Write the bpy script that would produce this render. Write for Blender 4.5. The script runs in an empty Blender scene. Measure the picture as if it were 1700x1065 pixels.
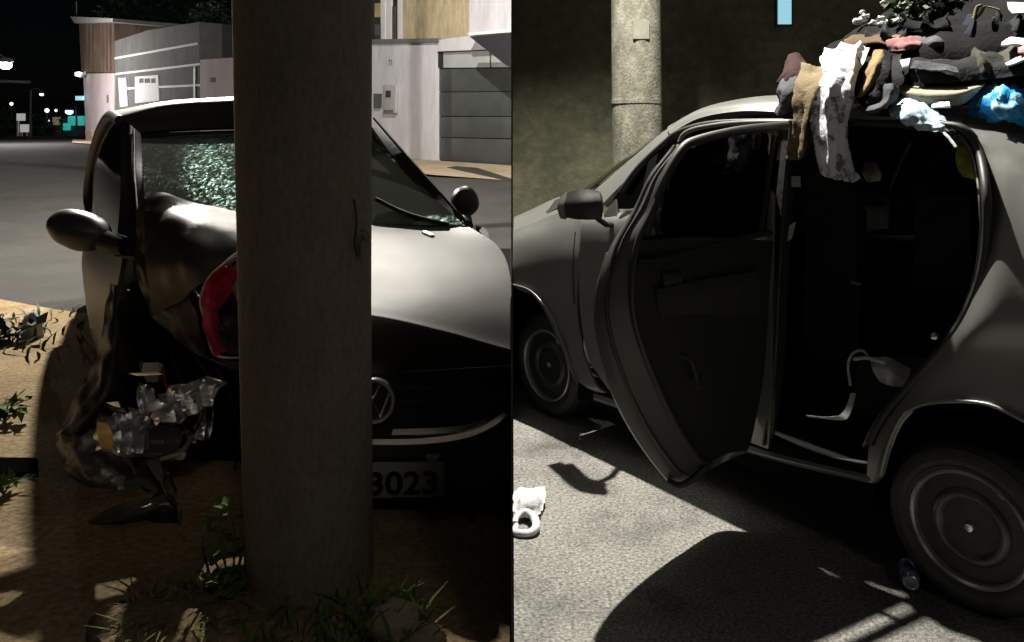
import bpy, bmesh, math, random
from mathutils import Vector, noise, Matrix
random.seed(7)
R = math.radians
scene = bpy.context.scene
COL = scene.collection

# ------------------------------------------------------------------ camera, sky, sun, exposure
cam_d = bpy.data.cameras.new('camera'); cam = bpy.data.objects.new('camera', cam_d); COL.objects.link(cam)
cam.location = (0, 0, 1.7); cam.rotation_euler = (R(90), 0, 0)
cam_d.sensor_width = 36; cam_d.lens = 36 * 1300 / 1700
cam_d.shift_y = (215 - 532.5) / 1700
cam_d.clip_end = 600; cam_d.clip_start = .05
scene.camera = cam

w = bpy.data.worlds.new('World'); scene.world = w; w.use_nodes = True
nt = w.node_tree; bg = nt.nodes['Background']
sky = nt.nodes.new('ShaderNodeTexSky'); sky.sky_type = 'NISHITA'; sky.sun_disc = False
sky.sun_elevation = R(38); sky.sun_rotation = R(160)
nt.links.new(sky.outputs[0], bg.inputs[0]); bg.inputs[1].default_value = 0.0002

sun_d = bpy.data.lights.new('fill_sun', 'SUN'); sun = bpy.data.objects.new('fill_sun', sun_d); COL.objects.link(sun)  # weak fill light added from behind the camera for the shaded fronts
sun_d.energy = .085; sun_d.angle = R(8); sun_d.color = (1, .95, .86)
sun.rotation_euler = (R(52), 0, R(20))
scene.view_settings.view_transform = 'Standard'; scene.view_settings.look = 'None'
scene.view_settings.exposure = 0; scene.view_settings.gamma = 1; scene.view_settings.use_curve_mapping = False
scene.cycles.use_denoising = True
scene.cycles.sample_clamp_indirect = 4
scene.cycles.max_bounces = 8

LAMP_LEFT = Vector((-3.95, 8.6, 4.75)); LAMP_LEFT_W = 2500
LAMP_ADDED = Vector((-1.8, 12.0, 9.2)); LAMP_ADDED_W = 3700
LAMP_RIGHT = Vector((.50, 5.10, 6.4)); LAMP_RIGHT_W = 5400
LZ = .4                                     # the left street stands .4 m higher than the right one

# ------------------------------------------------------------------ geometry helpers
H, YH, F = 1.7, 215, 1300
def P(px, py, D): return Vector(((px - 850) / F * D, D, H - (py - YH) / F * D))
def G(px, py, z=0.0):
    D = (H - z) * F / (py - YH); return Vector(((px - 850) / F * D, D, z))
def hitplane(px, py, A, n):
    r = Vector(((px - 850) / F, 1, (YH - py) / F)); D = A.dot(n) / r.dot(n)
    return Vector((0, 0, H)) + (r * ((A - Vector((0, 0, H))).dot(n) / r.dot(n)))
# left facades
FA = Vector((0, 18, 0)); FD = Vector((-.646, .763, 0)); FN = Vector((-.763, -.646, 0))
def FP(px, py, off=0): return hitplane(px, py, FA + FN * off, FN)
# right car
CA = Vector((.16, 4.63, 0)); CB = Vector((1.609, 2.7625, 0)); CD = (CB - CA).normalized(); CN = Vector((CD.y, -CD.x, 0))
if CN.y > 0: CN = -CN
def SP(px, py, off=0): return hitplane(px, py, CA + CN * off, CN)
# open rear door of the right car
DH = SP(1292, 500, 0); DH.z = 0; DDIR = Vector((-.86, -.51, 0)).normalized(); DM = Vector((-DDIR.y, DDIR.x, 0))
if DM.y > 0: DM = -DM
def DP(px, py, off=0): return hitplane(px, py, DH + DM * off, DM)

def link(name, me, mats, parent=None):
    o = bpy.data.objects.new(name, me); COL.objects.link(o)
    for m in (mats if isinstance(mats, (list, tuple)) else [mats]): me.materials.append(m)
    if parent is not None:
        root = parent
        while root.parent: root = root.parent
        me.transform(Matrix.Translation(-root.location)); o.parent = parent
        if parent is not root and parent.parent is None: pass
    else:
        vs = [v.co for v in me.vertices]
        if vs:
            x0, x1 = min(v.x for v in vs), max(v.x for v in vs); y0, y1 = min(v.y for v in vs), max(v.y for v in vs)
            b = Vector(((x0 + x1) / 2, (y0 + y1) / 2, min(v.z for v in vs)))
            me.transform(Matrix.Translation(-b)); o.location = b
    return o
def mk(name, verts, faces, mat, parent=None, smooth=True, ang=35, recalc=True):
    me = bpy.data.meshes.new(name); me.from_pydata([tuple(v) for v in verts], [], faces)
    if recalc:
        bm = bmesh.new(); bm.from_mesh(me); bmesh.ops.recalc_face_normals(bm, faces=bm.faces); bm.to_mesh(me); bm.free()
    if smooth:
        me.polygons.foreach_set('use_smooth', [True] * len(me.polygons)); me.set_sharp_from_angle(angle=R(ang))
    me.update(); return link(name, me, mat, parent)
def crom(a, b, c, d, t):
    return .5 * ((2 * b) + (c - a) * t + (2 * a - 5 * b + 4 * c - d) * t * t + (3 * b - a - 3 * c + d) * t ** 3)
def spl(pts, n):
    out = []
    for i in range(len(pts) - 1):
        a = pts[i - 1] if i > 0 else pts[0] * 2 - pts[1]; b, c = pts[i], pts[i + 1]
        d = pts[i + 2] if i + 2 < len(pts) else pts[-1] * 2 - pts[-2]
        for k in range(n): out.append(crom(a, b, c, d, k / n))
    out.append(pts[-1].copy()); return out
def surf(name, rows, mat, parent=None, nu=5, nv=5, thick=.006, amp=0, ns=6, seed=0, ang=50, ridged=False, folds=0):
    rs = [spl(r, nu) for r in rows]
    cols = [spl([r[j] for r in rs], nv) for j in range(len(rs[0]))]
    nr, nc = len(cols[0]), len(cols)
    g = [[cols[j][i] for j in range(nc)] for i in range(nr)]
    def norm(i, j):
        a = g[min(i + 1, nr - 1)][j] - g[max(i - 1, 0)][j]; b = g[i][min(j + 1, nc - 1)] - g[i][max(j - 1, 0)]
        n = a.cross(b); n = n.normalized() if n.length > 1e-9 else Vector((0, -1, 0))
        return n
    c = g[nr // 2][nc // 2]; sgn = 1 if norm(nr // 2, nc // 2).dot(Vector((0, 0, H)) - c) > 0 else -1
    N = [[norm(i, j) * sgn for j in range(nc)] for i in range(nr)]
    if amp:
        for i in range(nr):
            for j in range(nc):
                q = g[i][j] * ns + Vector((seed * 7.1, seed * 3.3, seed))
                v = noise.noise(q) + .5 * noise.noise(q * 2.1)
                if ridged: v = .5 - 1.3 * abs(noise.noise(q)) + .5 * (.4 - abs(noise.noise(q * 2.6))) + .18 * noise.noise(q * 5)
                if folds:
                    ph = j / max(1, nc - 1) * 6.283 * folds + 2.2 * noise.noise(q * .5) + seed; v = .55 * v + .75 * (1 - 2 * abs(math.sin(ph * .5)) ** .7)
                g[i][j] = g[i][j] + N[i][j] * amp * v
    V = [g[i][j] for i in range(nr) for j in range(nc)] + [g[i][j] - N[i][j] * thick for i in range(nr) for j in range(nc)]
    o = nr * nc; Fc = []
    for i in range(nr - 1):
        for j in range(nc - 1):
            a, b, d, e = i * nc + j, i * nc + j + 1, (i + 1) * nc + j, (i + 1) * nc + j + 1
            Fc.append((a, b, e, d)); Fc.append((o + a, o + d, o + e, o + b))
    for j in range(nc - 1):
        for i in (0, nr - 1):
            a, b = i * nc + j, i * nc + j + 1; Fc.append((a, b, o + b, o + a))
    for i in range(nr - 1):
        for j in (0, nc - 1):
            a, b = i * nc + j, (i + 1) * nc + j; Fc.append((a, b, o + b, o + a))
    return mk(name, V, Fc, mat, parent, ang=ang)
def prism(name, poly, ext, mat, parent=None, smooth=False, bevel=0):
    n = len(poly); V = list(poly) + [p + ext for p in poly]
    Fc = [tuple(range(n)), tuple(range(2 * n - 1, n - 1, -1))] + [(i, (i + 1) % n, n + (i + 1) % n, n + i) for i in range(n)]
    o = mk(name, V, Fc, mat, parent, smooth=smooth, ang=30)
    if bevel:
        bm = bmesh.new(); bm.from_mesh(o.data)
        bmesh.ops.bevel(bm, geom=[e for e in bm.edges], offset=bevel, segments=2, affect='EDGES', profile=.5); bm.to_mesh(o.data); bm.free()
        o.data.polygons.foreach_set('use_smooth', [True] * len(o.data.polygons)); o.data.set_sharp_from_angle(angle=R(40))
    return o
def frame_mesh(name, outer, inner, ext, mat, parent=None):
    """ring between two outlines of the same vertex count, extruded"""
    n = len(outer); V = list(outer) + list(inner) + [p + ext for p in outer] + [p + ext for p in inner]
    Fc = []
    for i in range(n):
        k = (i + 1) % n
        Fc += [(i, k, n + k, n + i), (2 * n + i, 3 * n + i, 3 * n + k, 2 * n + k), (i, 2 * n + i, 2 * n + k, k), (n + i, n + k, 3 * n + k, 3 * n + i)]
    return mk(name, V, Fc, mat, parent, ang=40)
def tube_data(pts, r, seg=8):
    V, Fc = [], []; n = len(pts)
    rr = r if isinstance(r, (list, tuple)) else [r] * n
    up0 = Vector((0, 0, 1)); prev = None
    for i, p in enumerate(pts):
        t = (pts[min(i + 1, n - 1)] - pts[max(i - 1, 0)]).normalized()
        if prev is None:
            a = t.cross(up0) if abs(t.z) < .95 else t.cross(Vector((1, 0, 0)))
        else: a = prev - t * prev.dot(t)
        a.normalize(); prev = a; b = t.cross(a)
        for k in range(seg):
            q = 2 * math.pi * k / seg; V.append(p + (a * math.cos(q) + b * math.sin(q)) * rr[i])
    for i in range(n - 1):
        for k in range(seg):
            l = (k + 1) % seg; Fc.append((i * seg + k, i * seg + l, (i + 1) * seg + l, (i + 1) * seg + k))
    Fc += [tuple(range(seg)), tuple(range((n - 1) * seg, n * seg))]
    return V, Fc
def tube(name, pts, r, mat, parent=None, seg=8, sm=0):
    if sm:
        if isinstance(r, (list, tuple)):
            rr = [v.x for v in spl([Vector((x, 0, 0)) for x in r], sm)]
        else: rr = r
        pts = spl(pts, sm); r = rr
    V, Fc = tube_data(pts, r, seg); return mk(name, V, Fc, mat, parent, ang=60)
def lathe(name, prof, center, axis, mat, parent=None, seg=32, ang=40):
    ax = axis.normalized(); a = ax.cross(Vector((0, 0, 1)))
    if a.length < .1: a = Vector((1, 0, 0))
    a.normalize(); b = ax.cross(a); V, Fc = [], []
    for (r, h) in prof:
        for k in range(seg):
            q = 2 * math.pi * k / seg; V.append(center + ax * h + (a * math.cos(q) + b * math.sin(q)) * max(r, 1e-4))
    for i in range(len(prof) - 1):
        for k in range(seg):
            l = (k + 1) % seg; Fc.append((i * seg + k, i * seg + l, (i + 1) * seg + l, (i + 1) * seg + k))
    Fc += [tuple(range(seg)), tuple(range((len(prof) - 1) * seg, len(prof) * seg))]
    return mk(name, V, Fc, mat, parent, ang=ang)
def box(name, c, size, mat, parent=None, rot=None, bevel=0):
    x, y, z = [s / 2 for s in size]; M = rot or Matrix.Identity(3)
    V = [c + M @ Vector((sx * x, sy * y, sz * z)) for sx in (-1, 1) for sy in (-1, 1) for sz in (-1, 1)]
    Fc = [(0, 1, 3, 2), (4, 6, 7, 5), (0, 4, 5, 1), (2, 3, 7, 6), (0, 2, 6, 4), (1, 5, 7, 3)]
    o = mk(name, V, Fc, mat, parent, smooth=False)
    if bevel:
        bm = bmesh.new(); bm.from_mesh(o.data)
        bmesh.ops.bevel(bm, geom=[e for e in bm.edges], offset=bevel, segments=2, affect='EDGES', profile=.5); bm.to_mesh(o.data); bm.free()
    return o
def blob(name, c, size, mat, parent=None, amp=.2, ns=3, seed=0, sub=3, rot=None, flat=-9):
    bm = bmesh.new(); bmesh.ops.create_icosphere(bm, subdivisions=sub, radius=1); M = rot or Matrix.Identity(3)
    for v in bm.verts:
        q = v.co * ns + Vector((seed * 5.3, seed, seed * 2.7)); k = 1 + amp * (noise.noise(q) + .5 * noise.noise(q * 2.2))
        p = v.co * k; p = Vector((p.x * size[0], p.y * size[1], max(p.z, flat) * size[2])); v.co = c + M @ p
    me = bpy.data.meshes.new(name); bm.to_mesh(me); bm.free()
    me.polygons.foreach_set('use_smooth', [True] * len(me.polygons)); return link(name, me, mat, parent)
def thing(name, label, cat, loc, group=None):
    o = bpy.data.objects.new(name, None); COL.objects.link(o); o.location = loc; o.empty_display_size = .1
    o['label'] = label; o['category'] = cat
    if group: o['group'] = group
    return o
def tag(o, label, cat, group=None, kind=None):
    o['label'] = label; o['category'] = cat
    if group: o['group'] = group
    if kind: o['kind'] = kind
    return o
def structure(o, label=None):
    o['kind'] = 'structure'
    if label: o['label'] = label
    return o
def textmesh(name, s, origin, xdir, ydir, height, mat, parent, depth=.002, width=None):
    cu = bpy.data.curves.new(name, 'FONT'); cu.body = s; cu.size = 1; cu.extrude = .5; cu.offset = .02
    t = bpy.data.objects.new(name, cu); COL.objects.link(t); bpy.context.view_layer.update()
    me = bpy.data.meshes.new_from_object(t.evaluated_get(bpy.context.evaluated_depsgraph_get()))
    bpy.data.objects.remove(t); bpy.data.curves.remove(cu)
    xs = [v.co.x for v in me.vertices]; ys = [v.co.y for v in me.vertices]
    x0, x1, y0, y1 = min(xs), max(xs), min(ys), max(ys); zdir = xdir.cross(ydir)
    wid = width or (x1 - x0) / (y1 - y0) * height
    for v in me.vertices:
        v.co = origin + xdir * ((v.co.x - x0) / (x1 - x0) * wid) + ydir * ((v.co.y - y0) / (y1 - y0) * height) + zdir * (v.co.z * depth * 2)
    me.materials.clear(); return link(name, me, mat, parent)

# ------------------------------------------------------------------ materials
def pm(name, c1, c2=None, sc=8, rough=.6, metal=0, bump=0, bsc=None, coat=0, stretch=(1, 1, 1), lo=.35, hi=.65, rvar=0, fine=0, fr=.25, spec=.5, trans=0):
    m = bpy.data.materials.new(name); m.use_nodes = True; n = m.node_tree.nodes; L = m.node_tree.links
    b = n['Principled BSDF']; b.inputs['Roughness'].default_value = rough; b.inputs['Metallic'].default_value = metal
    b.inputs['Coat Weight'].default_value = coat; b.inputs['Coat Roughness'].default_value = .12; b.inputs['Specular IOR Level'].default_value = spec
    b.inputs['Transmission Weight'].default_value = trans
    if 'cloth' in name: b.inputs['Specular IOR Level'].default_value = .12
    b.inputs['Base Color'].default_value = (*c1, 1)
    tc = n.new('ShaderNodeTexCoord'); mp = n.new('ShaderNodeMapping'); mp.inputs['Scale'].default_value = stretch
    L.new(tc.outputs['Object'], mp.inputs[0])
    tx = n.new('ShaderNodeTexNoise'); tx.inputs['Scale'].default_value = sc; tx.inputs['Detail'].default_value = 6; tx.inputs['Roughness'].default_value = .65
    L.new(mp.outputs[0], tx.inputs[0])
    if c2:
        cr = n.new('ShaderNodeValToRGB'); cr.color_ramp.elements[0].position = lo; cr.color_ramp.elements[1].position = hi
        cr.color_ramp.elements[0].color = (*c1, 1); cr.color_ramp.elements[1].color = (*c2, 1)
        L.new(tx.outputs[0], cr.inputs[0]); out = cr.outputs[0]
        if fine:
            t2 = n.new('ShaderNodeTexNoise'); t2.inputs['Scale'].default_value = fine; t2.inputs['Detail'].default_value = 3
            L.new(mp.outputs[0], t2.inputs[0])
            mr = n.new('ShaderNodeMapRange'); mr.inputs[1].default_value = .3; mr.inputs[2].default_value = .7; mr.inputs[3].default_value = 1 - fr; mr.inputs[4].default_value = 1 + fr
            L.new(t2.outputs[0], mr.inputs[0]); mx = n.new('ShaderNodeMix'); mx.data_type = 'RGBA'; mx.blend_type = 'MULTIPLY'; mx.inputs[0].default_value = 1
            L.new(out, mx.inputs[6]); L.new(mr.outputs[0], mx.inputs[7]); out = mx.outputs[2]
        L.new(out, b.inputs['Base Color'])
    if rvar:
        mr = n.new('ShaderNodeMapRange'); mr.inputs[3].default_value = rough - rvar; mr.inputs[4].default_value = rough + rvar
        L.new(tx.outputs[0], mr.inputs[0]); L.new(mr.outputs[0], b.inputs['Roughness'])
    if bump:
        t3 = n.new('ShaderNodeTexNoise'); t3.inputs['Scale'].default_value = bsc or sc * 4; t3.inputs['Detail'].default_value = 5
        L.new(mp.outputs[0], t3.inputs[0]); bp = n.new('ShaderNodeBump'); bp.inputs['Strength'].default_value = bump; bp.inputs['Distance'].default_value = .02
        L.new(t3.outputs[0], bp.inputs['Height']); L.new(bp.outputs[0], b.inputs['Normal'])
    return m
def em(name, c, s):
    m = bpy.data.materials.new(name); m.use_nodes = True; b = m.node_tree.nodes['Principled BSDF']
    b.inputs['Base Color'].default_value = (*c, 1); b.inputs['Emission Color'].default_value = (*c, 1); b.inputs['Emission Strength'].default_value = s
    return m
def glass(name, tint, amount, rough=.03):
    m = bpy.data.materials.new(name); m.use_nodes = True; n = m.node_tree.nodes; L = m.node_tree.links; n.remove(n['Principled BSDF'])
    t = n.new('ShaderNodeBsdfTransparent'); t.inputs[0].default_value = (*[c * amount for c in tint], 1)
    g = n.new('ShaderNodeBsdfGlossy'); g.inputs['Roughness'].default_value = rough
    fr = n.new('ShaderNodeFresnel'); fr.inputs[0].default_value = 1.5; mx = n.new('ShaderNodeMixShader')
    L.new(fr.outputs[0], mx.inputs[0]); L.new(t.outputs[0], mx.inputs[1]); L.new(g.outputs[0], mx.inputs[2]); L.new(mx.outputs[0], n['Material Output'].inputs[0])
    return m
def cracked_glass():
    m = bpy.data.materials.new('cracked_windscreen'); m.use_nodes = True; n = m.node_tree.nodes; L = m.node_tree.links; n.remove(n['Principled BSDF'])
    tc = n.new('ShaderNodeTexCoord')
    vo = n.new('ShaderNodeTexVoronoi'); vo.feature = 'DISTANCE_TO_EDGE'; vo.inputs['Scale'].default_value = 95
    ns = n.new('ShaderNodeTexNoise'); ns.inputs['Scale'].default_value = 22; ns.inputs['Detail'].default_value = 4
    mixv = n.new('ShaderNodeMixRGB'); mixv.inputs[0].default_value = .0
    L.new(tc.outputs['Object'], mixv.inputs[1]); L.new(ns.outputs['Color'], mixv.inputs[2]); L.new(mixv.outputs[0], vo.inputs[0])
    L.new(tc.outputs['Object'], ns.inputs[0])
    crk = n.new('ShaderNodeMapRange'); crk.inputs[1].default_value = 0; crk.inputs[2].default_value = .06; crk.inputs[3].default_value = 1; crk.inputs[4].default_value = .45
    L.new(vo.outputs['Distance'], crk.inputs[0])
    att = n.new('ShaderNodeAttribute'); att.attribute_name = 'shatter'
    mu = n.new('ShaderNodeMath'); mu.operation = 'MULTIPLY'; L.new(crk.outputs[0], mu.inputs[0]); L.new(att.outputs['Fac'], mu.inputs[1])
    th = n.new('ShaderNodeMapRange'); th.inputs[1].default_value = .3; th.inputs[2].default_value = .55; L.new(ns.outputs[0], th.inputs[0])
    mu2 = n.new('ShaderNodeMath'); mu2.operation = 'MULTIPLY'; L.new(mu.outputs[0], mu2.inputs[0]); L.new(th.outputs[0], mu2.inputs[1]); mu2.use_clamp = True
    t = n.new('ShaderNodeBsdfTransparent'); t.inputs[0].default_value = (.88, .95, .86, 1)
    g = n.new('ShaderNodeBsdfGlossy'); g.inputs['Roughness'].default_value = .08
    fr = n.new('ShaderNodeFresnel'); fr.inputs[0].default_value = 1.5; mx = n.new('ShaderNodeMixShader')
    L.new(fr.outputs[0], mx.inputs[0]); L.new(t.outputs[0], mx.inputs[1]); L.new(g.outputs[0], mx.inputs[2])
    vc = n.new('ShaderNodeTexVoronoi'); vc.inputs['Scale'].default_value = 95; L.new(mixv.outputs[0], vc.inputs[0])
    sb_ = n.new('ShaderNodeVectorMath'); sb_.operation = 'SUBTRACT'; sb_.inputs[1].default_value = (.5, .5, .5); L.new(vc.outputs['Color'], sb_.inputs[0])
    sc_ = n.new('ShaderNodeVectorMath'); sc_.operation = 'SCALE'; sc_.inputs['Scale'].default_value = 1.5; L.new(sb_.outputs[0], sc_.inputs[0])
    ge = n.new('ShaderNodeNewGeometry'); ad = n.new('ShaderNodeVectorMath'); ad.operation = 'ADD'; L.new(ge.outputs['Normal'], ad.inputs[0]); L.new(sc_.outputs[0], ad.inputs[1])
    nm = n.new('ShaderNodeVectorMath'); nm.operation = 'NORMALIZE'; L.new(ad.outputs[0], nm.inputs[0])
    df = n.new('ShaderNodeBsdfDiffuse'); L.new(nm.outputs[0], df.inputs['Normal']); df.inputs[0].default_value = (.62, .85, .74, 1); tl = n.new('ShaderNodeBsdfTranslucent'); tl.inputs[0].default_value = (.6, .88, .75, 1)
    wm = n.new('ShaderNodeMixShader'); wm.inputs[0].default_value = .6
    gg = n.new('ShaderNodeBsdfGlossy'); gg.inputs['Roughness'].default_value = .5; gg.inputs[0].default_value = (.62, .9, .78, 1); L.new(nm.outputs[0], gg.inputs['Normal'])
    L.new(df.outputs[0], wm.inputs[1]); L.new(gg.outputs[0], wm.inputs[2])
    m2 = n.new('ShaderNodeMixShader'); L.new(mu2.outputs[0], m2.inputs[0]); du = n.new('ShaderNodeBsdfDiffuse'); du.inputs[0].default_value = (.5, .53, .46, 1); dm = n.new('ShaderNodeMixShader'); dm.inputs[0].default_value = .16
    L.new(mx.outputs[0], dm.inputs[1]); L.new(du.outputs[0], dm.inputs[2])
    L.new(dm.outputs[0], m2.inputs[1]); L.new(wm.outputs[0], m2.inputs[2])
    L.new(m2.outputs[0], n['Material Output'].inputs[0]); return m

M = dict(
 dirt=pm('dirt', (.25, .17, .085), (.38, .275, .145), 2.2, .95, bump=.5, bsc=38, fine=46, fr=.35),
 road=pm('road_asphalt', (.028, .0265, .024), (.05, .047, .041), 1.3, .9, bump=.4, bsc=120, fine=90, fr=.5, lo=.3, hi=.7),
 asphalt=pm('near_asphalt', (.08, .078, .072), (.185, .178, .162), 1.6, .92, bump=.8, bsc=90, fine=75, fr=.6, lo=.33, hi=.5),
 pole=pm('pole_concrete', (.17, .135, .105), (.27, .22, .175), 1.8, .95, bump=.3, bsc=80, stretch=(1, 1, .5), fine=75, fr=.18, lo=.3, hi=.6),
 pole2=pm('pale_pole_concrete', (.10, .095, .072), (.20, .19, .15), 5, .95, bump=.4, bsc=70, stretch=(1, 1, .6), fine=24, lo=.36, hi=.62),
 white=pm('white_render', (.50, .48, .50), (.66, .64, .68), 1.1, .9, bump=.15, stretch=(1, 1, .25), lo=.3, hi=.55, fine=7, fr=.08),
 pink=pm('pink_render', (.50, .41, .42), (.68, .58, .58), .9, .9, bump=.15, stretch=(1, 1, .25), lo=.3, hi=.6),
 brick=pm('brown_brickwork', (.10, .065, .05), (.17, .115, .085), 2, .95, bump=.3, stretch=(1, 1, .3)),
 greywall=pm('grey_render', (.12, .12, .115), (.17, .17, .16), .9, .9, bump=.1),
 stone=pm('tan_stone', (.42, .33, .2), (.62, .52, .34), 5, .9, bump=1, bsc=9, stretch=(1, 1, .35)),
 gate=pm('gate_metal', (.062, .066, .066), (.085, .09, .088), 2, .55, metal=.2),
 darkroof=pm('dark_soffit', (.02, .02, .022), None, rough=.8),
 lintel=pm('pale_lintel', (.35, .36, .36), (.45, .46, .46), 1.5, .8),
 trimwhite=pm('white_trim', (.75, .74, .74), (.82, .82, .82), 3, .7),
 yellowpane=pm('ochre_pane', (.35, .27, .1), (.6, .5, .25), 7, .4),
 paintL=pm('grey_car_paint', (.045, .042, .036), (.064, .059, .051), 3, .47, metal=.45, rvar=.06, coat=0, bump=.02, bsc=25),
 paintR=pm('silver_grey_car_paint', (.165, .165, .155), (.205, .203, .19), 2.2, .34, metal=.35, rvar=.10, coat=.3, bump=.03, bsc=20),
 mirrorshell=pm('mirror_shell', (.035, .034, .03), (.05, .048, .043), 4, .42, metal=.2),
 bare=pm('torn_metal', (.2, .19, .165), (.3, .28, .25), 9, .42, metal=.7, bump=.4, bsc=20),
 black=pm('black_plastic', (.010, .010, .010), (.016, .016, .015), 6, .6, bump=.1),
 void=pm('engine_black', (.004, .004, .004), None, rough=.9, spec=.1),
 chrome=pm('chrome', (.85, .85, .86), None, rough=.38, metal=1),
 foil=pm('reflector_foil', (.95, .95, .96), (.8, .8, .82), 12, .30, metal=.9, bump=.25, bsc=14),
 lens=pm('clear_lens', (.55, .58, .5), None, rough=.12, trans=.6),
 amber=pm('amber_lens', (.75, .5, .18), (.85, .62, .3), 9, .3),
 hollow=pm('hollow_grey', (.03, .026, .022), (.06, .05, .04), 9, .6, bump=.3),
 chipped=pm('chipped_concrete', (.26, .22, .18), (.36, .31, .26), 30, .95, bump=.8),
 shaded_jamb=pm('door_edge_shade', (.05, .05, .045), (.075, .074, .067), 4, .5, metal=.2, rvar=.08),  # body paint darkened, the door edge's shade put into the colour
 red=pm('red_paint', (.32, .012, .03), (.45, .03, .06), 5, .4, bump=.2),
 rawedge=pm('bare_edge', (.7, .62, .6), (.45, .4, .38), 14, .4, bump=.3),
 plate=pm('plate_grey', (.27, .27, .245), (.33, .33, .3), 7, .6),
 ink=pm('plate_ink', (.012, .012, .012), None, rough=.6),
 glassL=glass('dark_car_glass', (.6, .7, .65), .35), glassR=glass('tinted_car_glass', (.8, .85, .8), .22), crack=cracked_glass(),
 rubber=pm('tyre_rubber', (.018, .0175, .016), (.036, .035, .032), 9, .62, bump=.2, bsc=40),
 steel=pm('lit_rim_edge', (.30, .30, .29), (.45, .45, .44), 7, .34, metal=.7), disc=pm('black_steel_disc', (.008, .008, .008), (.018, .018, .017), 8, .3, metal=.2), dome=pm('lit_steel_dome', (.05, .05, .048), (.10, .10, .096), 9, .35, metal=.4),  # rim and dome colours lightened to stand for the wheel's lit rings
 trimR=pm('rubber_seal', (.02, .02, .019), None, rough=.5),
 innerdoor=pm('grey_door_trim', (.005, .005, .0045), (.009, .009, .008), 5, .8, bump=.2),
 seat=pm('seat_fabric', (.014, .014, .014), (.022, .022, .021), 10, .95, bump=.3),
 darkwall=pm('dark_wall', (.052, .052, .031), (.105, .10, .062), 1.2, .95, bump=.6, bsc=14, fine=9),
 leaf=pm('leaf_green', (.07, .13, .022), (.16, .24, .05), 20, .75, spec=.2),
 leafdark=pm('dark_leaf', (.018, .035, .014), (.035, .06, .025), 4, .7),
 drygrass=pm('dry_grass', (.16, .17, .06), (.28, .26, .12), 30, .9, spec=.1),
 rock=pm('tan_rock', (.4, .3, .19), (.52, .42, .3), 9, .9, bump=.5),
 bark=pm('bark', (.06, .045, .03), (.1, .08, .055), 9, .95, bump=.5),
 khaki=pm('khaki_cloth', (.13, .10, .06), (.19, .15, .092), 6, .95, bump=.3, bsc=90),
 brown=pm('brown_cloth', (.065, .043, .026), (.11, .075, .046), 6, .95, bump=.3, bsc=90),
 tan=pm('tan_cloth', (.18, .13, .065), (.26, .19, .10), 6, .95, bump=.3, bsc=90),
 shirt=pm('patterned_cloth', (.17, .17, .19), (.66, .64, .68), 15, .95, bump=.3, bsc=60, lo=.40, hi=.47),
 greyc=pm('grey_cloth', (.055, .055, .062), (.10, .10, .11), 5, .95, bump=.3, bsc=80),
 dkgrey=pm('charcoal_cloth', (.011, .011, .012), (.028, .028, .030), 5, .95, bump=.3, bsc=80),
 blackc=pm('black_cloth', (.003, .003, .0032), (.006, .006, .0065), 4, .95, bump=.3, bsc=60),
 navy=pm('navy_cloth', (.008, .009, .016), (.018, .02, .032), 5, .95, bump=.3, bsc=60),
 oldpaper=pm('faded_paper', (.15, .145, .12), (.23, .22, .185), 9, .9),
 maroon=pm('maroon_cloth', (.028, .014, .014), (.055, .03, .03), 5, .95, bump=.3),
 pinkc=pm('pink_cloth', (.16, .08, .08), (.26, .14, .14), 6, .95, bump=.3),
 beige=pm('beige_board', (.19, .17, .12), (.26, .235, .175), 3, .8, bump=.2),
 ltblue=pm('pale_blue_cloth', (.34, .45, .54), (.5, .6, .68), 7, .9, bump=.2),
 bluebag=pm('blue_print_bag', (.02, .30, .68), (.62, .78, .85), 9, .35, bump=.3, lo=.5, hi=.62),
 plastic=pm('white_plastic', (.42, .42, .42), (.58, .58, .58), 6, .35, bump=.3),
 olive=pm('yellow_green_cloth', (.26, .26, .05), (.38, .38, .1), 9, .9),
 can=pm('blue_can_print', (.03, .05, .3), (.4, .42, .6), 30, .3, metal=.6, lo=.45, hi=.6), alu=pm('aluminium', (.7, .7, .7), None, rough=.3, metal=1),
 panel=pm('added_partition_grey', (.05, .05, .05), (.07, .07, .07), 2, .9),
 shade=pm('shadow_strip', (.003, .003, .003), (.005, .005, .004), 4, .95, spec=0),
 postm=pm('grey_post', (.12, .12, .12), (.16, .16, .155), 3, .8),
 lamp=em('lamp_white', (1, .98, .9), 14), lampdim=em('far_lamp', (1, .95, .9), 2.2), blueflare=em('blue_lamp', (.25, .5, 1), 7), teal=em('teal_sign', (.05, .62, .5), .45),
 cyanwin=em('lit_window', (.38, .75, .9), .75), signw=em('lit_white_sign', (.8, .78, .74), .38), ochre=em('ochre_sign', (.5, .42, .22), .2),
)

# ------------------------------------------------------------------ ground
def gz(y):
    pr = [(-5, LZ), (8, LZ), (18, .83), (25, .9), (52, 1.02), (95, 1.0), (500, .5)]
    for (a, za), (b, zb) in zip(pr, pr[1:]):
        if y <= b: return za + (zb - za) * max(0, (y - a) / (b - a))
    return .5
def ground_strip(name, xl, xr, ys, mat, dz=0, n=24):
    V, Fc = [], []
    for y in ys:
        for i in range(n + 1):
            a, b = xl(y), xr(y); V.append(Vector((a + (b - a) * i / n, y, gz(y) + dz)))
    for r in range(len(ys) - 1):
        for i in range(n): Fc.append((r * (n + 1) + i, r * (n + 1) + i + 1, (r + 1) * (n + 1) + i + 1, (r + 1) * (n + 1) + i))
    return mk(name, V, Fc, mat, smooth=True, recalc=False)
def wedge(y): return 1.4 / 1300 * y
ys = [-3, 0, 2, 4, 6, 8, 9.4]
structure(ground_strip('road_left', lambda y: -90, lambda y: -wedge(max(y, 1)), ys, M['road']))
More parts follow.
